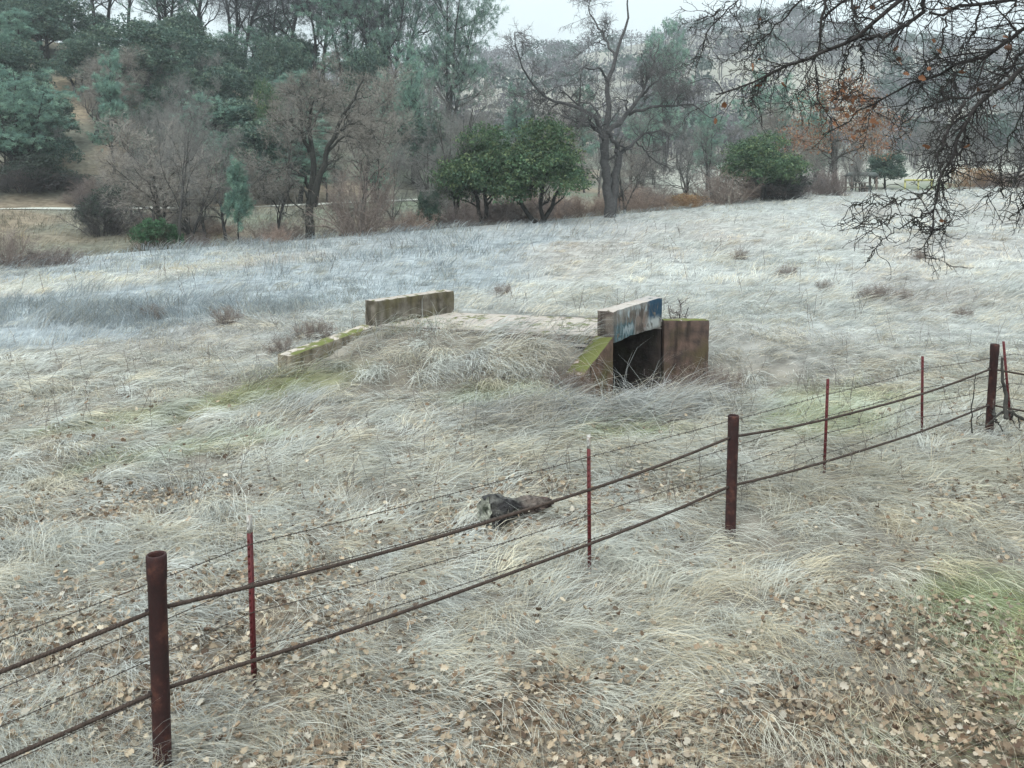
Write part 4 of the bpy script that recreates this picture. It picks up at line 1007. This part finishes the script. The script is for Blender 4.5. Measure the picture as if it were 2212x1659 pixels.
def overhead():
    r = np.random.default_rng(77); T = Acc(); C = Acc(); Y0 = 7.4; bark = (.032, .028, .027)
    base = np.array([9.2, 7.0, gz(9.2, 7.0)])
    L_ = [  # points in the zoomed photo, depth start / end, radius start / end in px
        ([(2300, -700), (1700, -260), (1250, 0), (1190, 90), (1060, 220), (980, 270), (830, 280), (700, 360), (560, 410), (440, 480), (340, 550), (220, 590), (125, 600)], -.3, -.6, 15, 1.6),
        ([(1250, -260), (800, 0), (790, 120), (775, 300), (765, 500), (775, 660), (830, 710), (872, 780)], .4, .3, 8, 1), ([(1500, -300), (920, 0), (850, 80), (790, 130)], .2, .4, 6, 3),
        ([(440, 480), (370, 580), (330, 675)], -.5, -.4, 2.6, 1.2), ([(1150, -260), (970, 0), (1010, 120), (1020, 225)], 0, -.4, 4, 2.5), ([(1060, 225), (1042, 330), (1050, 510)], -.4, -.3, 3.5, 1.3),
        ([(985, 280), (920, 450), (870, 655)], -.45, -.2, 2.6, .9), ([(762, 490), (660, 580), (570, 695)], .3, 0, 1.8, .7),
        ([(1100, -260), (640, 0), (560, 100), (490, 180), (420, 235), (340, 330), (300, 440)], .6, .9, 5, 1), ([(520, 150), (430, 130), (330, 230)], .7, 1, 1.6, .7), ([(900, -260), (220, 0), (130, 130), (70, 180), (40, 340), (0, 430)], 1, 1.3, 4.5, 1),
        ([(215, 5), (120, 80), (0, 130), (-60, 210)], 1, 1.4, 2, .7),
        ([(1700, -240), (1420, 0), (1440, 80), (1350, 140), (1200, 235), (1060, 250)], -.2, -.5, 8, 3.5), ([(2600, -150), (2074, -10), (1900, 10), (1640, 40), (1580, 120), (1480, 80)], .4, .2, 11, 3),
        ([(2700, 300), (2200, 340), (2074, 420), (1990, 520), (1880, 570), (1780, 640), (1700, 760), (1650, 900), (1600, 1000), (1570, 1080), (1545, 1200), (1500, 1340), (1460, 1500), (1450, 1660)], -.9, -1.1, 10, .9),
        ([(1880, 570), (1700, 620), (1550, 630), (1400, 700), (1300, 790)], -.9, -.5, 4, 1), ([(1700, 640), (1620, 780), (1560, 900), (1520, 980), (1545, 1040), (1540, 1160)], -.9, -1.2, 4.5, 2),
        ([(1690, 780), (1725, 870), (1660, 1000), (1600, 1120), (1560, 1200)], -1, -1, 3, 2), ([(1560, 1150), (1400, 1260), (1290, 1290), (1200, 1300), (1060, 1290), (970, 1312)], -1, -1.5, 2.2, .9),
        ([(1500, 1335), (1400, 1370), (1290, 1440), (1190, 1520), (1080, 1655)], -1.1, -.8, 2, .8), ([(1280, 1360), (1100, 1420), (1000, 1445)], -1.1, -1.5, 1.7, .8), ([(1470, 1440), (1580, 1462)], -1.1, -1.1, 1, .6), ([(1340, 1390), (1440, 1450)], -1, -1, .9, .6),
        ([(2700, -20), (2200, 120), (1950, 250), (1850, 350), (1700, 420), (1500, 470), (1350, 560), (1200, 620), (1080, 680), (960, 770), (800, 850)], -.4, .3, 9, 1), ([(1700, 420), (1600, 520), (1520, 600)], .0, -.3, 3, 1), ([(1350, 560), (1340, 700), (1360, 860)], .1, .1, 2, .7),
        ([(2600, 550), (2200, 560), (2074, 600), (2060, 750), (1980, 900), (1900, 1010)], -1, -.8, 4, .8), ([(2500, 900), (2200, 1010), (2074, 1080), (1960, 1180), (1840, 1242)], -.9, -1.1, 2, .7), ([(2500, 1050), (2074, 1180), (1940, 1255)], -1, -1.2, 1.8, .7),
        ([(2600, 1100), (2200, 1260), (2074, 1330), (1975, 1385)], -1, -1.2, 1.6, .7), ([(1990, 200), (1960, 400), (1900, 560)], -.4, -.5, 3.5, 1.5), ([(1800, 30), (1760, 200), (1650, 330), (1600, 500)], .3, 0, 4, 1),
        ([(1580, 110), (1560, 300), (1440, 420), (1400, 600)], .2, 0, 3, .8), ([(2500, 100), (2074, 300), (1960, 480), (1820, 600), (1750, 700)], -.6, -.9, 5, 2)]
    P = []; R = []
    for k, (pts, y0, y1, ra, rb) in enumerate(L_):
        q = trace(pts, R4, Y0, y0, y1, 22, .012, 900 + k); t = np.linspace(0, 1, 22); Rr = (ra * .72 + (rb * .85 - ra * .72) * t ** .75) * Y0 / F * 1.0
        Rr = Rr * (1 + .22 * (fbm(t * 40, t * 0 + k, 5) - .5) * 2); add_lines(T, q[None], Rr[None], 7, bark, .05, r); P.append(q); R.append(Rr)
    P = np.array(P); R = np.array(R)
    # trunk and boughs outside the picture that carry them
    top = base + [-.3, .2, 3.6]
    tr = resample([base - [0, 0, .3], base + [.1, 0, 1.5], top], 10, .03, 1); add_lines(T, tr[None], np.linspace(.34, .24, 10)[None], 14, bark, .05, r)
    for q in (0, 1, 8, 12, 13, 14, 23, 26, 27, 28, 29, 33):
        b = resample([top + [0, 0, rng.uniform(-1.2, 0)], (top + P[q][0]) / 2 + [0, 0, .45], P[q][0]], 10, .02, q); add_lines(T, b[None], np.linspace(max(.05, R[q][0] * 2.0), R[q][0], 10)[None], 8, bark, .05, r)
    # inner limbs carry dense spurs and twigs, less so the free tips
    lens = np.array([.62, .45, .35, .35, .35, .35, .35, .35, .5, .35, .5, .35, .5, .7, .50, .55, .45, .4, .34, .36, .32, .2, .2, .75, .55, .5, .5, .42, .4, .4, .6, .6, .6, .6])
    keep = np.r_[0:len(L_)]
    P1, R1 = spawn(P, R, 640, (28, 70), lens, 7, .26, -.10, .12, 1, .5, r, rmin=.0036); add_lines(T, P1, R1, 5, bark, .1, r)
    P2, R2_ = spawn(P1, R1, 2300, (25, 65), .26, 6, .30, -.08, .1, 1, .6, r, rmin=.0027); add_lines(C, P2, R2_, 4, bark, .15, r)
    P3, R3_ = spawn(P2, R2_, 2500, (25, 65), .12, 4, .3, -.03, .1, 1, .7, r, rmin=.0022); add_lines(C, P3, R3_, 3, bark, .15, r)
    # short knobbly spurs
    P4, R4_ = spawn(P, R, 1500, (50, 90), .045, 3, .3, 0, .1, 1, .45, r, rmin=.0035, taper=.3); add_lines(T, P4, R4_, 4, (.035, .036, .027), .25, r)
    P5, R5_ = spawn(P1, R1, 2600, (45, 90), .022, 3, .3, 0, .05, 1, .8, r, rmin=.0030, taper=.2); add_lines(T, P5, R5_, 4, (.03, .03, .025), .25, r)
    o = empty("overhanging_oak", tuple(base), "bare dark oak boughs hanging into the picture from the upper right, close to the viewer", "tree")
    T.build("trunk", M_BARK, o, smooth=True, base=base); C.build("twigs", M_BARK, o, base=base)
    # a few brown leaves still hanging on
    tips = P3[:, -1]; px, py = pix(tips[:, 0], tips[:, 1], tips[:, 2]); 
    sel = ((np.hypot((px - 1845) / 60, (py - 230) / 70) < 1) & (r.random(len(px)) < .45)) | ((np.hypot((px - 1705) / 22, (py - 115) / 18) < 1) & (r.random(len(px)) < .9)) | ((np.hypot((px - 1965) / 80, (py - 105) / 55) < 1) & (r.random(len(px)) < .10)) | (r.random(len(px)) < .02)
    tp = tips[sel]; n = len(tp)
    V, q, k = leaf_geo(tp - [0, 0, .02], r.uniform(0, 6.28, n), r.uniform(.035, .062, n), r.normal(0, 1.0, (n, 2)), r.uniform(-.1, .7, n))
    pal = np.array([[.24, .11, .06], [.19, .09, .05], [.12, .07, .05]]); big_mesh("dead_leaves", V, [q], rep(pal[r.integers(0, 3, n)], k), M_LITTER, o, base=base)
overhead()

# ------------------------------------------------------------------ trees, one by one: kind, name, column, distance, row of top, width, label
TREES = [
 ("oakA", "green_oak", 1165, 50, 243, 225, "dark green live oak with a low forked black trunk, right one of the green pair", 0.15),
 ("oakB", "green_oak", 1046, 50.5, 236, 212, "dark green live oak joined crown to crown, left one of the green pair", 2.0),
 ("oakB", "green_oak", 1650, 60, 262, 175, "olive green oak above the grey brush, left of the picnic table", 4.0),
 ("green", "green_bush", 330, 41, 458, 86, "bright green round bush at the left edge of the field", None),
 ("pineC", "young_pine", 511, 43, 340, 78, "slender young blue green pine at the field edge left of the broad bare oak", None),
 ("oakD", "small_oak", 925, 49, 392, 56, "small dark green sapling oak just left of the green oak pair", None),
 ("dark", "dark_bush", 222, 52, 395, 120, "dark tangled bush beside the gravel road", None),
 ("oakC", "live_oak", 320, 88, 20, 300, "huge round dark live oak high on the left hillside", None),
 ("oakC", "live_oak", 95, 92, -40, 230, "dark live oak in the upper left corner", None),
 ("oakD", "live_oak", 480, 82, 115, 130, "smaller dark live oak at the right foot of the huge round one", None),
 ("oakC", "live_oak", 605, 90, 50, 150, "dark live oak under the tall bare trunks at the crest", None),
 ("oakD", "live_oak", 790, 92, 70, 110, "dark live oak on the crest behind the broad bare oak", None),
 ("oakB", "live_oak", 575, 74, 138, 80, "light green round oak left above the broad bare oak", None),
 ("pineB", "gray_pine", 30, 66, 145, 210, "wide pale green pine at the left edge of the picture above the road", None),
 ("pineA", "gray_pine", -5, 80, 25, 90, "pine cut by the left border near the upper corner", None),
 ("oakC", "live_oak", 60, 68, 215, 200, "dark oak under the wide pale pine at the left edge", None),
 ("pineA", "gray_pine", 236, 72, 113, 92, "pale green upright pine standing before the huge round dark oak", None),
 ("pineB", "gray_pine", 750, 100, -60, 170, "tall pine on the crest reaching the top of the picture", None),
 ("pineO", "open_pine", 965, 108, -95, 215, "tall open pine with sky between its boughs, next to the open sky", None),
 ("pineB", "gray_pine", 890, 80, 96, 110, "pale green pine below the tall open pine", None),
 ("pineB", "gray_pine", 850, 84, 160, 120, "soft green pine directly right of the broad bare oak's crown", None),
 ("pineA", "gray_pine", 1115, 96, 185, 80, "blue green pine behind the gap over the green oak pair", None),
 ("pineB", "gray_pine", 1440, 118, 48, 110, "hazy pine on the slope right of the largest bare oak's top", None),
 ("pineA", "gray_pine", 1260, 100, 190, 90, "blue green pine seen through the largest bare oak's limbs", None),
 ("pineB", "gray_pine", 1530, 84, 225, 95, "mint green pine behind the right limbs of the largest bare oak", None),
 ("pineB", "gray_pine", 1665, 88, 158, 135, "round blue green pine under the overhanging boughs", None),
 ("pineA", "gray_pine", 1765, 92, 205, 90, "blue green pine right of the round one under the boughs", None),
 ("pineB", "gray_pine", 1390, 92, 235, 100, "soft green pine between the trunk and right limbs of the largest bare oak", None),
 ("rustoak", "rusty_oak", 1815, 67, 150, 250, "oak with sparse russet leaves seen behind the overhanging boughs", 1.0),
 ("oakD", "live_oak", 1915, 84, 318, 95, "dark green oak behind the picnic shelter", None),
 ("oakC", "live_oak", 165, 86, 62, 150, "dark live oak filling the gap between the corner oak and the huge round one", None),
 ("oakD", "live_oak", 20, 80, 70, 150, "dark live oak behind the pine that the left border cuts", None),
 ("oakD", "live_oak", 105, 75, 190, 120, "dark live oak right behind the wide pale green pine at the left edge", None),
 ("dark", "dark_bush", 40, 65.5, 330, 170, "long dark bush under the trees above the road, at the left border", None),
 ("dark", "dark_bush", 130, 67, 372, 130, "dark bush above the road, second from the left border", None),
 ("brush", "bare_bush", 225, 66, 365, 120, "bare greyish bush above the road before the sandy cut", None),
 ("bareT", "tall_bare_tree", 238, 104, -170, 170, "tall bare tree with black trunk at the top left corner of the sky", None),
 ("bareT", "tall_bare_tree", 432, 103, -190, 190, "tall bare tree with leaning black trunk above the huge round oak", None),
 ("bareT", "tall_bare_tree", 500, 101, -160, 190, "tall bare tree right of the leaning one against the sky", None),
 ("bareT", "tall_bare_tree", 642, 102, -190, 210, "tall bare tree in the middle of the crest against the sky", None),
 ("bareT", "tall_bare_tree", 700, 105, -140, 200, "tall bare tree just left of the tall crest pine", None),
 ("bareT", "tall_bare_tree", 130, 110, -150, 190, "tall bare tree behind the upper left live oak", None),
 ("bareA", "bare_tree", 278, 57, 255, 125, "slim bare tree right of the dark tangled bush", None),
 ("bareB", "bare_tree", 320, 52, 175, 150, "bare tree with dark forked trunk before the pale upright pine", None),
 ("bareB", "bare_tree", 375, 41, 150, 165, "tall pale twigged bare tree behind the bright green bush", None),
 ("bareF", "bare_tree", 440, 50, 262, 130, "pale bare tree left of the slender young pine", None),
 ("bareC", "bare_tree", 592, 44.5, 190, 170, "bare tree wrapped in reddish vines, left beside the broad bare oak", None),
 ("bareF", "bare_tree", 775, 56, 120, 220, "fine twigged pale bare tree behind the broad bare oak", None),
 ("bareD", "bare_tree", 985, 51, 118, 175, "tall slender bare tree rising behind the left green oak", None),
 ("bareC", "bare_tree", 845, 50, 300, 120, "low spreading bare tree right of the bramble thicket", None),
 ("bareA", "bare_tree", 1485, 60, 290, 150, "bare grey tree right of the largest bare oak above the rust shrub", None),
 ("bareC", "bare_tree", 1575, 62, 300, 150, "low bare tree left of the olive green oak", None),
 ("bareC", "bare_tree", 1785, 66, 270, 130, "bare tree with rusty hanging leaves right of the olive green oak", None),
 ("bareB", "bare_tree", 2055, 84, 240, 120, "bare tree behind the yellow shrub, left one", None),
 ("bareA", "bare_tree", 2120, 88, 210, 120, "bare tree behind the yellow shrub, right one", None),
 ("bareC", "bare_tree", 2195, 80, 215, 130, "crooked bare tree at the right edge of the picture", None),
 ("bareF", "bare_tree", 1900, 98, 190, 130, "hazy bare tree behind the picnic shelter", None),
 ("brush", "bramble_thicket", 775, 45, 330, 170, "dark bramble thicket with black stems right of the broad bare oak", None),
 ("red", "bramble", 112, 34.5, 515, 140, "low reddish bramble mound at the left end of the field", None),
 ("brush", "bare_bush", 15, 33.5, 470, 120, "grey blue twiggy bush cut by the left border", None),
 ("gold", "orange_shrub", 1478, 57.5, 412, 92, "bright orange yellow shrub at the field edge", None),
 ("rust", "rust_shrub", 1400, 57, 405, 95, "pale rust coloured dry shrub left of the orange one", None),
 ("rust", "rust_shrub", 1272, 54, 410, 90, "rust coloured dry shrub between green oak and largest bare oak", None),
 ("rust", "rust_shrub", 600, 42, 478, 60, "small red brown shrub at the foot of the vine wrapped tree", None),
 ("rust", "rust_shrub", 890, 48, 440, 110, "tan dry shrub under the small sapling oak", None),
 ("brush", "grey_brush", 1570, 59, 350, 150, "grey lilac brush heap left of the olive green oak's foot", None),
 ("dark", "dark_bush", 1690, 61, 350, 150, "dark evergreen bush under the olive green oak", None),
 ("red", "grey_brush", 1790, 64, 345, 80, "brown brush heap left beside the picnic table", None),
 ("gold", "yellow_shrub", 2102, 83, 352, 92, "yellow shrub at the far right end of the field", None),
 ("red", "grey_brush", 985, 49.5, 420, 110, "reddish brush under the left green oak", None),
 ("red", "grey_brush", 1085, 50.5, 418, 100, "reddish brush between the trunks of the green oak pair", None),
]
random.seed(3)
for proto, name, px, Y, pt, w, lab, rot in TREES:
    cat = "shrub" if proto in ("brush", "red", "rust", "gold", "green", "dark") else "tree"
    grp = {"live_oak": "dark live oaks on the hillside", "gray_pine": "gray pines among the trees", "tall_bare_tree": "tall bare trees on the crest", "bare_tree": "bare trees along the creek", "green_oak": "green oaks at the field edge",
           "rust_shrub": "rust coloured shrubs along the field edge", "grey_brush": "brush heaps along the field edge", "bare_oak": "big bare oaks at the field edge"}.get(name)
    setout(proto, name, px, Y, pt, w, lab, cat, grp, rot=rot)

# rank and file of the thicket along the creek: nothing tells these apart
r = np.random.default_rng(55)
for k in range(90):
    px = r.uniform(-60, 2280) if k < 70 else r.uniform(120, 1250); u = U0(px); lf = px < 1200
    Y = float(ye(u)) + r.uniform(3, 48 if lf else 40)
    hgt = r.uniform(4.5, 9.5) if lf else r.uniform(3.5, 8)
    X = u * Y; top = gz(X, Y) + hgt; py = HY - (top - CAMZ) * F / Y
    if px < 300 and Y < 66: continue
    setout(["bareA", "bareB", "bareC", "bareD", "bareF"][r.integers(0, 5)], "thicket_tree", px, Y, py, hgt * r.uniform(.6, .85) / Y * F, "one of the many hazy bare grey trees filling the thicket behind the field", "tree", "hazy bare trees of the thicket", rot=r.uniform(0, 6.28))
for k in range(60):
    px = r.uniform(-40, 2260); u = U0(px); Y = float(ye(u)) + r.uniform(1.0, 14)
    if px < 330: Y = float(ye(u)) + r.uniform(26, 40)
    if 1800 < px < 2040: continue
    X = u * Y; h = r.uniform(1.0, 2.3); py = HY - (gz(X, Y) + h - CAMZ) * F / Y
    setout(["brush", "red", "brush", "rust", "red"][r.integers(0, 5)], "creek_brush", px, Y, py, h * r.uniform(1.2, 2) / Y * F, "one of the low bare twiggy bushes under the trees along the creek", "shrub", "low brush along the creek", rot=r.uniform(0, 6.28))
for k in range(12):
    px = [180, 290, 360, 415, 470, 545, 590, 675, 730, 790, 845, 900][k] + r.uniform(-15, 15); Y = r.uniform(100, 114)
    setout("bareT" if k % 4 != 2 else "pineO", "crest_tree", px, Y, r.uniform(-230, -40), r.uniform(150, 230), "one of the tall dark stemmed trees whose twigs screen the sky along the crest", "tree", "tall trees screening the sky", rot=r.uniform(0, 6.28))
for k in range(46):     # evergreens up the left hillside
    px = r.uniform(-80, 1050); u = U0(px); Y = r.uniform(66, 112); X = u * Y; h = r.uniform(4, 7.5)
    if abs(px - 165) < 60 and Y < 90: continue
    py = HY - (gz(X, Y) + h - CAMZ) * F / Y
    p = ["oakD", "oakC", "pineB", "oakD", "pineA"][r.integers(0, 5)]
    setout(p, "hillside_tree", px, Y, py, h * r.uniform(.7, 1.05) / Y * F, "one of the dark evergreen trees crowded on the left hillside behind the others", "tree", "evergreens crowded on the hillside", rot=r.uniform(0, 6.28))

for k, (x, y, h, w) in enumerate([(2.98, 15.95, .55, .8), (3.45, 16.1, .7, .9), (3.95, 16.0, .55, .7), (3.7, 15.5, .45, .8), (.85, 13.75, .5, .7)]):
    dd, H, Wd = PROTO["brush" if k % 3 else "red"]; o = empty("dry_weed_bush", (x, y, gz(x, y)), "one of the knee high twiggy weeds at the foot of the culvert's near walls", "weed", "dry weeds at the foot of the culvert")
    o.rotation_euler = (0, 0, k * 1.7); o.scale = (w / Wd, w / Wd, h / H)
    for nm, me in dd.items():
        q = bpy.data.objects.new(nm, me); COL.objects.link(q); q.parent = o
for k, (px, py) in enumerate([(1780, 628), (1876, 650), (1905, 645), (1948, 648), (1700, 600), (1600, 560), (690, 730), (655, 735), (610, 765), (490, 700), (2080, 690), (1990, 560), (330, 690), (1085, 640)]):
    Y = 22.0
    for _ in range(30): 
        p = at(px, py, Y); g_ = gz(p[0], Y); Y = min(60, max(12, Y + (p[2] - g_) * 4))
    dd, H, Wd = PROTO["brush"]; o = empty("weed_clump", (p[0], Y, g_), "one of the small dark leafless weed clumps standing out of the pale field grass", "weed", "dark weed clumps in the field")
    o.rotation_euler = (0, 0, k * 2.1); s_ = r.uniform(.30, .45); o.scale = (s_ / Wd * 1.5, s_ / Wd * 1.5, s_ / H * 1.1)
    for nm, me in dd.items():
        q = bpy.data.objects.new(nm, me); COL.objects.link(q); q.parent = o

# the small leafless shrub behind the culvert's right wing wall
def culvert_shrub():
    r = np.random.default_rng(31); x, y = 3.25, 17.1; z = gz(x, y); T = Acc(); C = Acc()
    P = np.array([resample([[x, y, z - .1], [x + .02, y, z + .5], [x + dx, y + dy, z + h]], 7, .015, k) for k, (dx, dy, h) in enumerate([(-.22, 0, 1.1), (.2, .1, 1.05), (0, -.1, 1.15), (.3, -.1, .85)])])
    R = .016 * np.ones((4, 1)) * (1 - .6 * np.linspace(0, 1, 7))[None]; add_lines(T, P, R, 5, (.07, .055, .055))
    P1, R1 = spawn(P, R, 34, (35, 75), .38, 5, .3, .05, .3, 1, .6, r, rmin=.005); add_lines(T, P1, R1, 4, (.07, .055, .055))
    P2, R2_ = spawn(P1, R1, 260, (30, 70), .16, 4, .3, 0, .1, 1, .7, r, rmin=.0042); add_lines(C, P2, R2_, 3, (.10, .08, .08))
    o = empty("leafless_shrub", (x, y, z), "small leafless shrub with tangled twigs behind the culvert's right wing wall", "shrub")
    T.build("stem", M_BARK, o, base=(x, y, z)); C.build("twigs", M_BARK, o, base=(x, y, z))
culvert_shrub()

# dead bough propped by the third pipe post
def dead_bough():
    r = np.random.default_rng(32); Yb = 11.6; A = Acc(); bark = (.05, .047, .042)
    z0 = lambda px, py, dy=0: at(px, py, Yb + dy)
    lines = [([z0(2165, 772), z0(2163, 795), z0(2170, 830), z0(2172, 860), z0(2173, 905, -.1)], .016, .031), ([z0(2146, 905), z0(2165, 890), z0(2180, 886), z0(2200, 900), z0(2225, 912), z0(2260, 925, -.4)], .012, .03),
             ([z0(2150, 900), z0(2148, 890, .3), z0(2146, 875, .4)], .02, .008), ([z0(2148, 905), z0(2160, 920), z0(2166, 932)], .014, .006), ([z0(2130, 893), z0(2112, 897), z0(2108, 915), z0(2128, 920), z0(2150, 903)], .005, .008),
             ([z0(2100, 935), z0(2098, 905), z0(2103, 850), z0(2108, 805)], .011, .004), ([z0(2188, 888), z0(2186, 905), z0(2192, 915)], .014, .006), ([z0(2200, 900), z0(2202, 915), z0(2203, 930)], .010, .004)]
    Ps = []; Rs = []
    for k, (p, ra, rb) in enumerate(lines): Ps.append(resample(p, 14, .008, k)); Rs.append(np.linspace(ra, rb, 14) * (1 + .2 * (fbm(np.arange(14) * .8, np.full(14, k), 3) - .5)))
    P = np.array(Ps); R = np.array(Rs); add_lines(A, P, R, 7, bark)
    P1, R1 = spawn(P, R, 60, (30, 80), .16, 5, .3, -.05, .1, 1, .5, r, rmin=.004); add_lines(A, P1, R1, 4, bark)
    b = P[0][-1].copy(); b[2] = gz(b[0], b[1])
    o = A.build("dead_bough", M_BARK, base=b); o.location = tuple(b)
    tag(o, "grey dead bough leaning upright beside the far pipe post of the cable fence", "branch")
dead_bough()

# dry stalks standing over the grass
def stalks():
    r = np.random.default_rng(33); A = Acc(); N = 900
    Y = np.exp(r.uniform(math.log(9), math.log(46), N)); X = r.uniform(-.62, .62, N) * Y; k = (fbm(X * .4, Y * .4, 44) > .46) & (Y < ye(X / Y)) & ~on_bridge(X, Y, .2)
    X, Y = X[k], Y[k]; n = len(X); Z = ground(X, Y); h = r.uniform(.25, .65, n); K = 5; t = np.linspace(0, 1, K)
    D = r.normal(0, .16, (n, 2)); P = np.stack([X[:, None] + D[:, :1] * t * h[:, None] * 2 + r.normal(0, .012, (n, K)), Y[:, None] + D[:, 1:] * t * h[:, None], Z[:, None] + h[:, None] * t], -1)
    w = np.maximum(Y / 14, .8)[:, None]; R = .0038 * w * (1 - .5 * t)[None]
    add_lines(A, P, R, 3, (.13, .11, .10), .4, r)
    P1, R1 = spawn(P, R, n * 4, (20, 50), .16, 4, .2, .2, .3, 1, .7, r, rmin=.0028); add_lines(A, P1, R1, 3, (.15, .13, .12), .4, r)
    tag(A.build("dry_weeds", M_BARK), "dark dry weed stalks scattered over the pale grass", "weeds", kind="stuff")
stalks()

# ------------------------------------------------------------------ picnic site beyond the field
M_TIMBER = noise_mat("grey_timber", [(.3, (.10, .08, .07)), (.7, (.20, .165, .14))], 4, 6, .9)
M_SHROOF = noise_mat("dark_roofing", [(.3, (.05, .06, .055)), (.7, (.09, .10, .095))], 4, 5, .8)
M_YEL = noise_mat("yellow_paint", [(.3, (.36, .34, .12)), (.7, (.44, .42, .18))], 5, 4, .7)
def box(A, x0, x1, y0, y1, z0, z1):
    V = np.array([[x0, y0, z0], [x1, y0, z0], [x1, y1, z0], [x0, y1, z0], [x0, y0, z1], [x1, y0, z1], [x1, y1, z1], [x0, y1, z1]])
    A.add(V, np.array([[0, 1, 5, 4], [1, 2, 6, 5], [2, 3, 7, 6], [3, 0, 4, 7], [4, 5, 6, 7], [3, 2, 1, 0]]))
def picnic():
    Y = 69.0; p = at(1826, 400, Y); x = p[0]; z = gz(x, Y)
    top = at(1826, 401, Y)[2]; H = max(.76, top - z)
    o = empty("picnic_table", (x, Y, z), "long low timber picnic table behind the far edge of the field", "table")
    A = Acc(); 
    for k in range(4): box(A, -2.1, 1.9, -.42 + k * .21, -.42 + k * .21 + .19, H - .05, H)
    A.build("tabletop", M_TIMBER, o)
    for s in (-1, 1):
        A = Acc(); box(A, -2.4, 1.5, s * .75 - .14, s * .75 + .14, H - .42, H - .36); A.build("bench_seat", M_TIMBER, o)
        A = Acc(); 
        for q in (-1, 1): box(A, s * 1.4 - .06, s * 1.4 + .06, q * .3 - .06, q * .3 + .06, -.2, H - .06)
        box(A, s * 1.4 - .05, s * 1.4 + .05, -.85, .85, H - .48, H - .43)
        for q in (-1, 1): box(A, s * 1.4 - .05, s * 1.4 + .05, q * .75 - .05, q * .75 + .05, -.2, H - .43)
        A.build("leg", M_TIMBER, o)
    Y = 78.; p = at(1863, 385, Y); x = p[0]; z = gz(x, Y); tp = at(1863, 372, Y)[2]
    o = empty("picnic_shelter", (x, Y, z), "small open shelter with a flat dark roof behind the picnic table", "shelter")
    A = Acc(); H = max(tp - z, 1.7); V = np.array([[-1.5, -.9, H - .35], [1.2, -.9, H - .35], [1.2, .9, H - .35], [-1.5, .9, H - .35], [-.9, -.6, H], [.9, -.6, H], [.9, .6, H], [-.9, .6, H]])
    A.add(V, np.array([[0, 1, 5, 4], [1, 2, 6, 5], [2, 3, 7, 6], [3, 0, 4, 7], [4, 5, 6, 7], [3, 2, 1, 0]])); A.build("roof", M_SHROOF, o)
    for sx in (-1.2, .95):
        for sy in (-.7, .7):
            A = Acc(); box(A, sx - .08, sx + .08, sy - .08, sy + .08, -.2, H - .352); A.build("post", M_TIMBER, o)
    A = Acc(); box(A, .1, .75, -.3, .3, -.1, .7); A.build("bin", M_SHROOF, o)
    Y = 80.; p = at(1985, 394, Y); x = p[0]; z = gz(x, Y); H = max(at(1985, 387, Y)[2] - z, .45)
    o = empty("yellow_barrier", (x, Y, z), "low yellow barrier rail at the far end of the field behind the hanging twigs", "barrier")
    A = Acc(); box(A, -1.3, 1.3, -.06, .06, H - .18, H); A.build("rail", M_YEL, o)
    for s in (-1.2, 0, 1.2):
        A = Acc(); box(A, s - .06, s + .06, .061, .16, -.2, H - .05); A.build("post", M_YEL, o)
picnic()

# ------------------------------------------------------------------ woods on the far hill: one mass
def far_woods():
    r = np.random.default_rng(61); N = 4600
    Y = r.uniform(150, 470, N); u = r.uniform(-.85, .85, N); X = u * Y
    dn = fbm(X * .022, Y * .022, 45); px = CX + F * u
    pale = sst(.48, .62, fbm(X * .022, Y * .022, 51)); keep = (r.random(N) < 1.0 - .5 * pale) & (px > 500)
    X, Y = X[keep], Y[keep]; n = len(X); Z = ground(X, Y); h = r.uniform(4.5, 10.5, n); w = h * r.uniform(.42, .7, n)
    ev = r.random(n) < .22; m = 84
    col = np.where(ev[:, None], np.array([.05, .08, .065]), np.array([.12, .112, .122])) * r.uniform(.7, 1.25, (n, 1))
    A = Acc(); d = nrm(r.normal(0, 1, (n, m, 3))); d[..., 2] = np.abs(d[..., 2]) * 1.0 - .25
    rad = (r.random((n, m)) ** .4)[..., None]
    P = np.stack([X, Y, Z + h * .58], 1)[:, None] + d * rad * np.stack([w, w, h * .5], 1)[:, None]
    P = P.reshape(-1, 3); s = rep(np.maximum(.34, w * .16), m)[:, None] * np.where(rep(ev, m), 1.1, .62)[:, None]
    leaf_quads(A, P, s, rep(col, m) * r.uniform(.8, 1.2, (n * m, 1)), r, asp=.42)
    T = np.stack([np.stack([X, Y, Z - .5], 1), np.stack([X + r.normal(0, .2, n), Y, Z + h * .3], 1), np.stack([X + r.normal(0, .5, n), Y, Z + h * .85], 1)], 1)
    add_lines(A, T, (h * .022)[:, None] * np.array([[1, .8, .3]]), 3, (.11, .10, .10))
    P1, R1 = spawn(T, (h * .022)[:, None] * np.array([[1, .8, .3]]), n * 5, (30, 60), 2.6, 3, .2, .2, .3, 1, .6, r, rmin=.05); add_lines(A, P1, R1, 3, (.17, .155, .155), .2, r)
    tag(A.build("far_woodland", M_LEAF), "hazy grey and green woods scattered over the far pale hill", "woods", kind="stuff")
far_woods()

# ------------------------------------------------------------------ damp winter air
def haze():
    m, n, out = new_mat("damp_air"); v = n.nodes.new("ShaderNodeVolumePrincipled"); v.inputs['Density'].default_value = HAZE
    v.inputs['Color'].default_value = (.93, .97, 1, 1); v.inputs['Anisotropy'].default_value = .2
    n.links.new(v.outputs[0], out.inputs['Volume'])
    A = Acc(); box(A, -1900, 1900, -60, 1560, -8, 125); o = A.build("haze", m); tag(o, kind="stuff")
HAZE = 0.0006
if HAZE: haze()
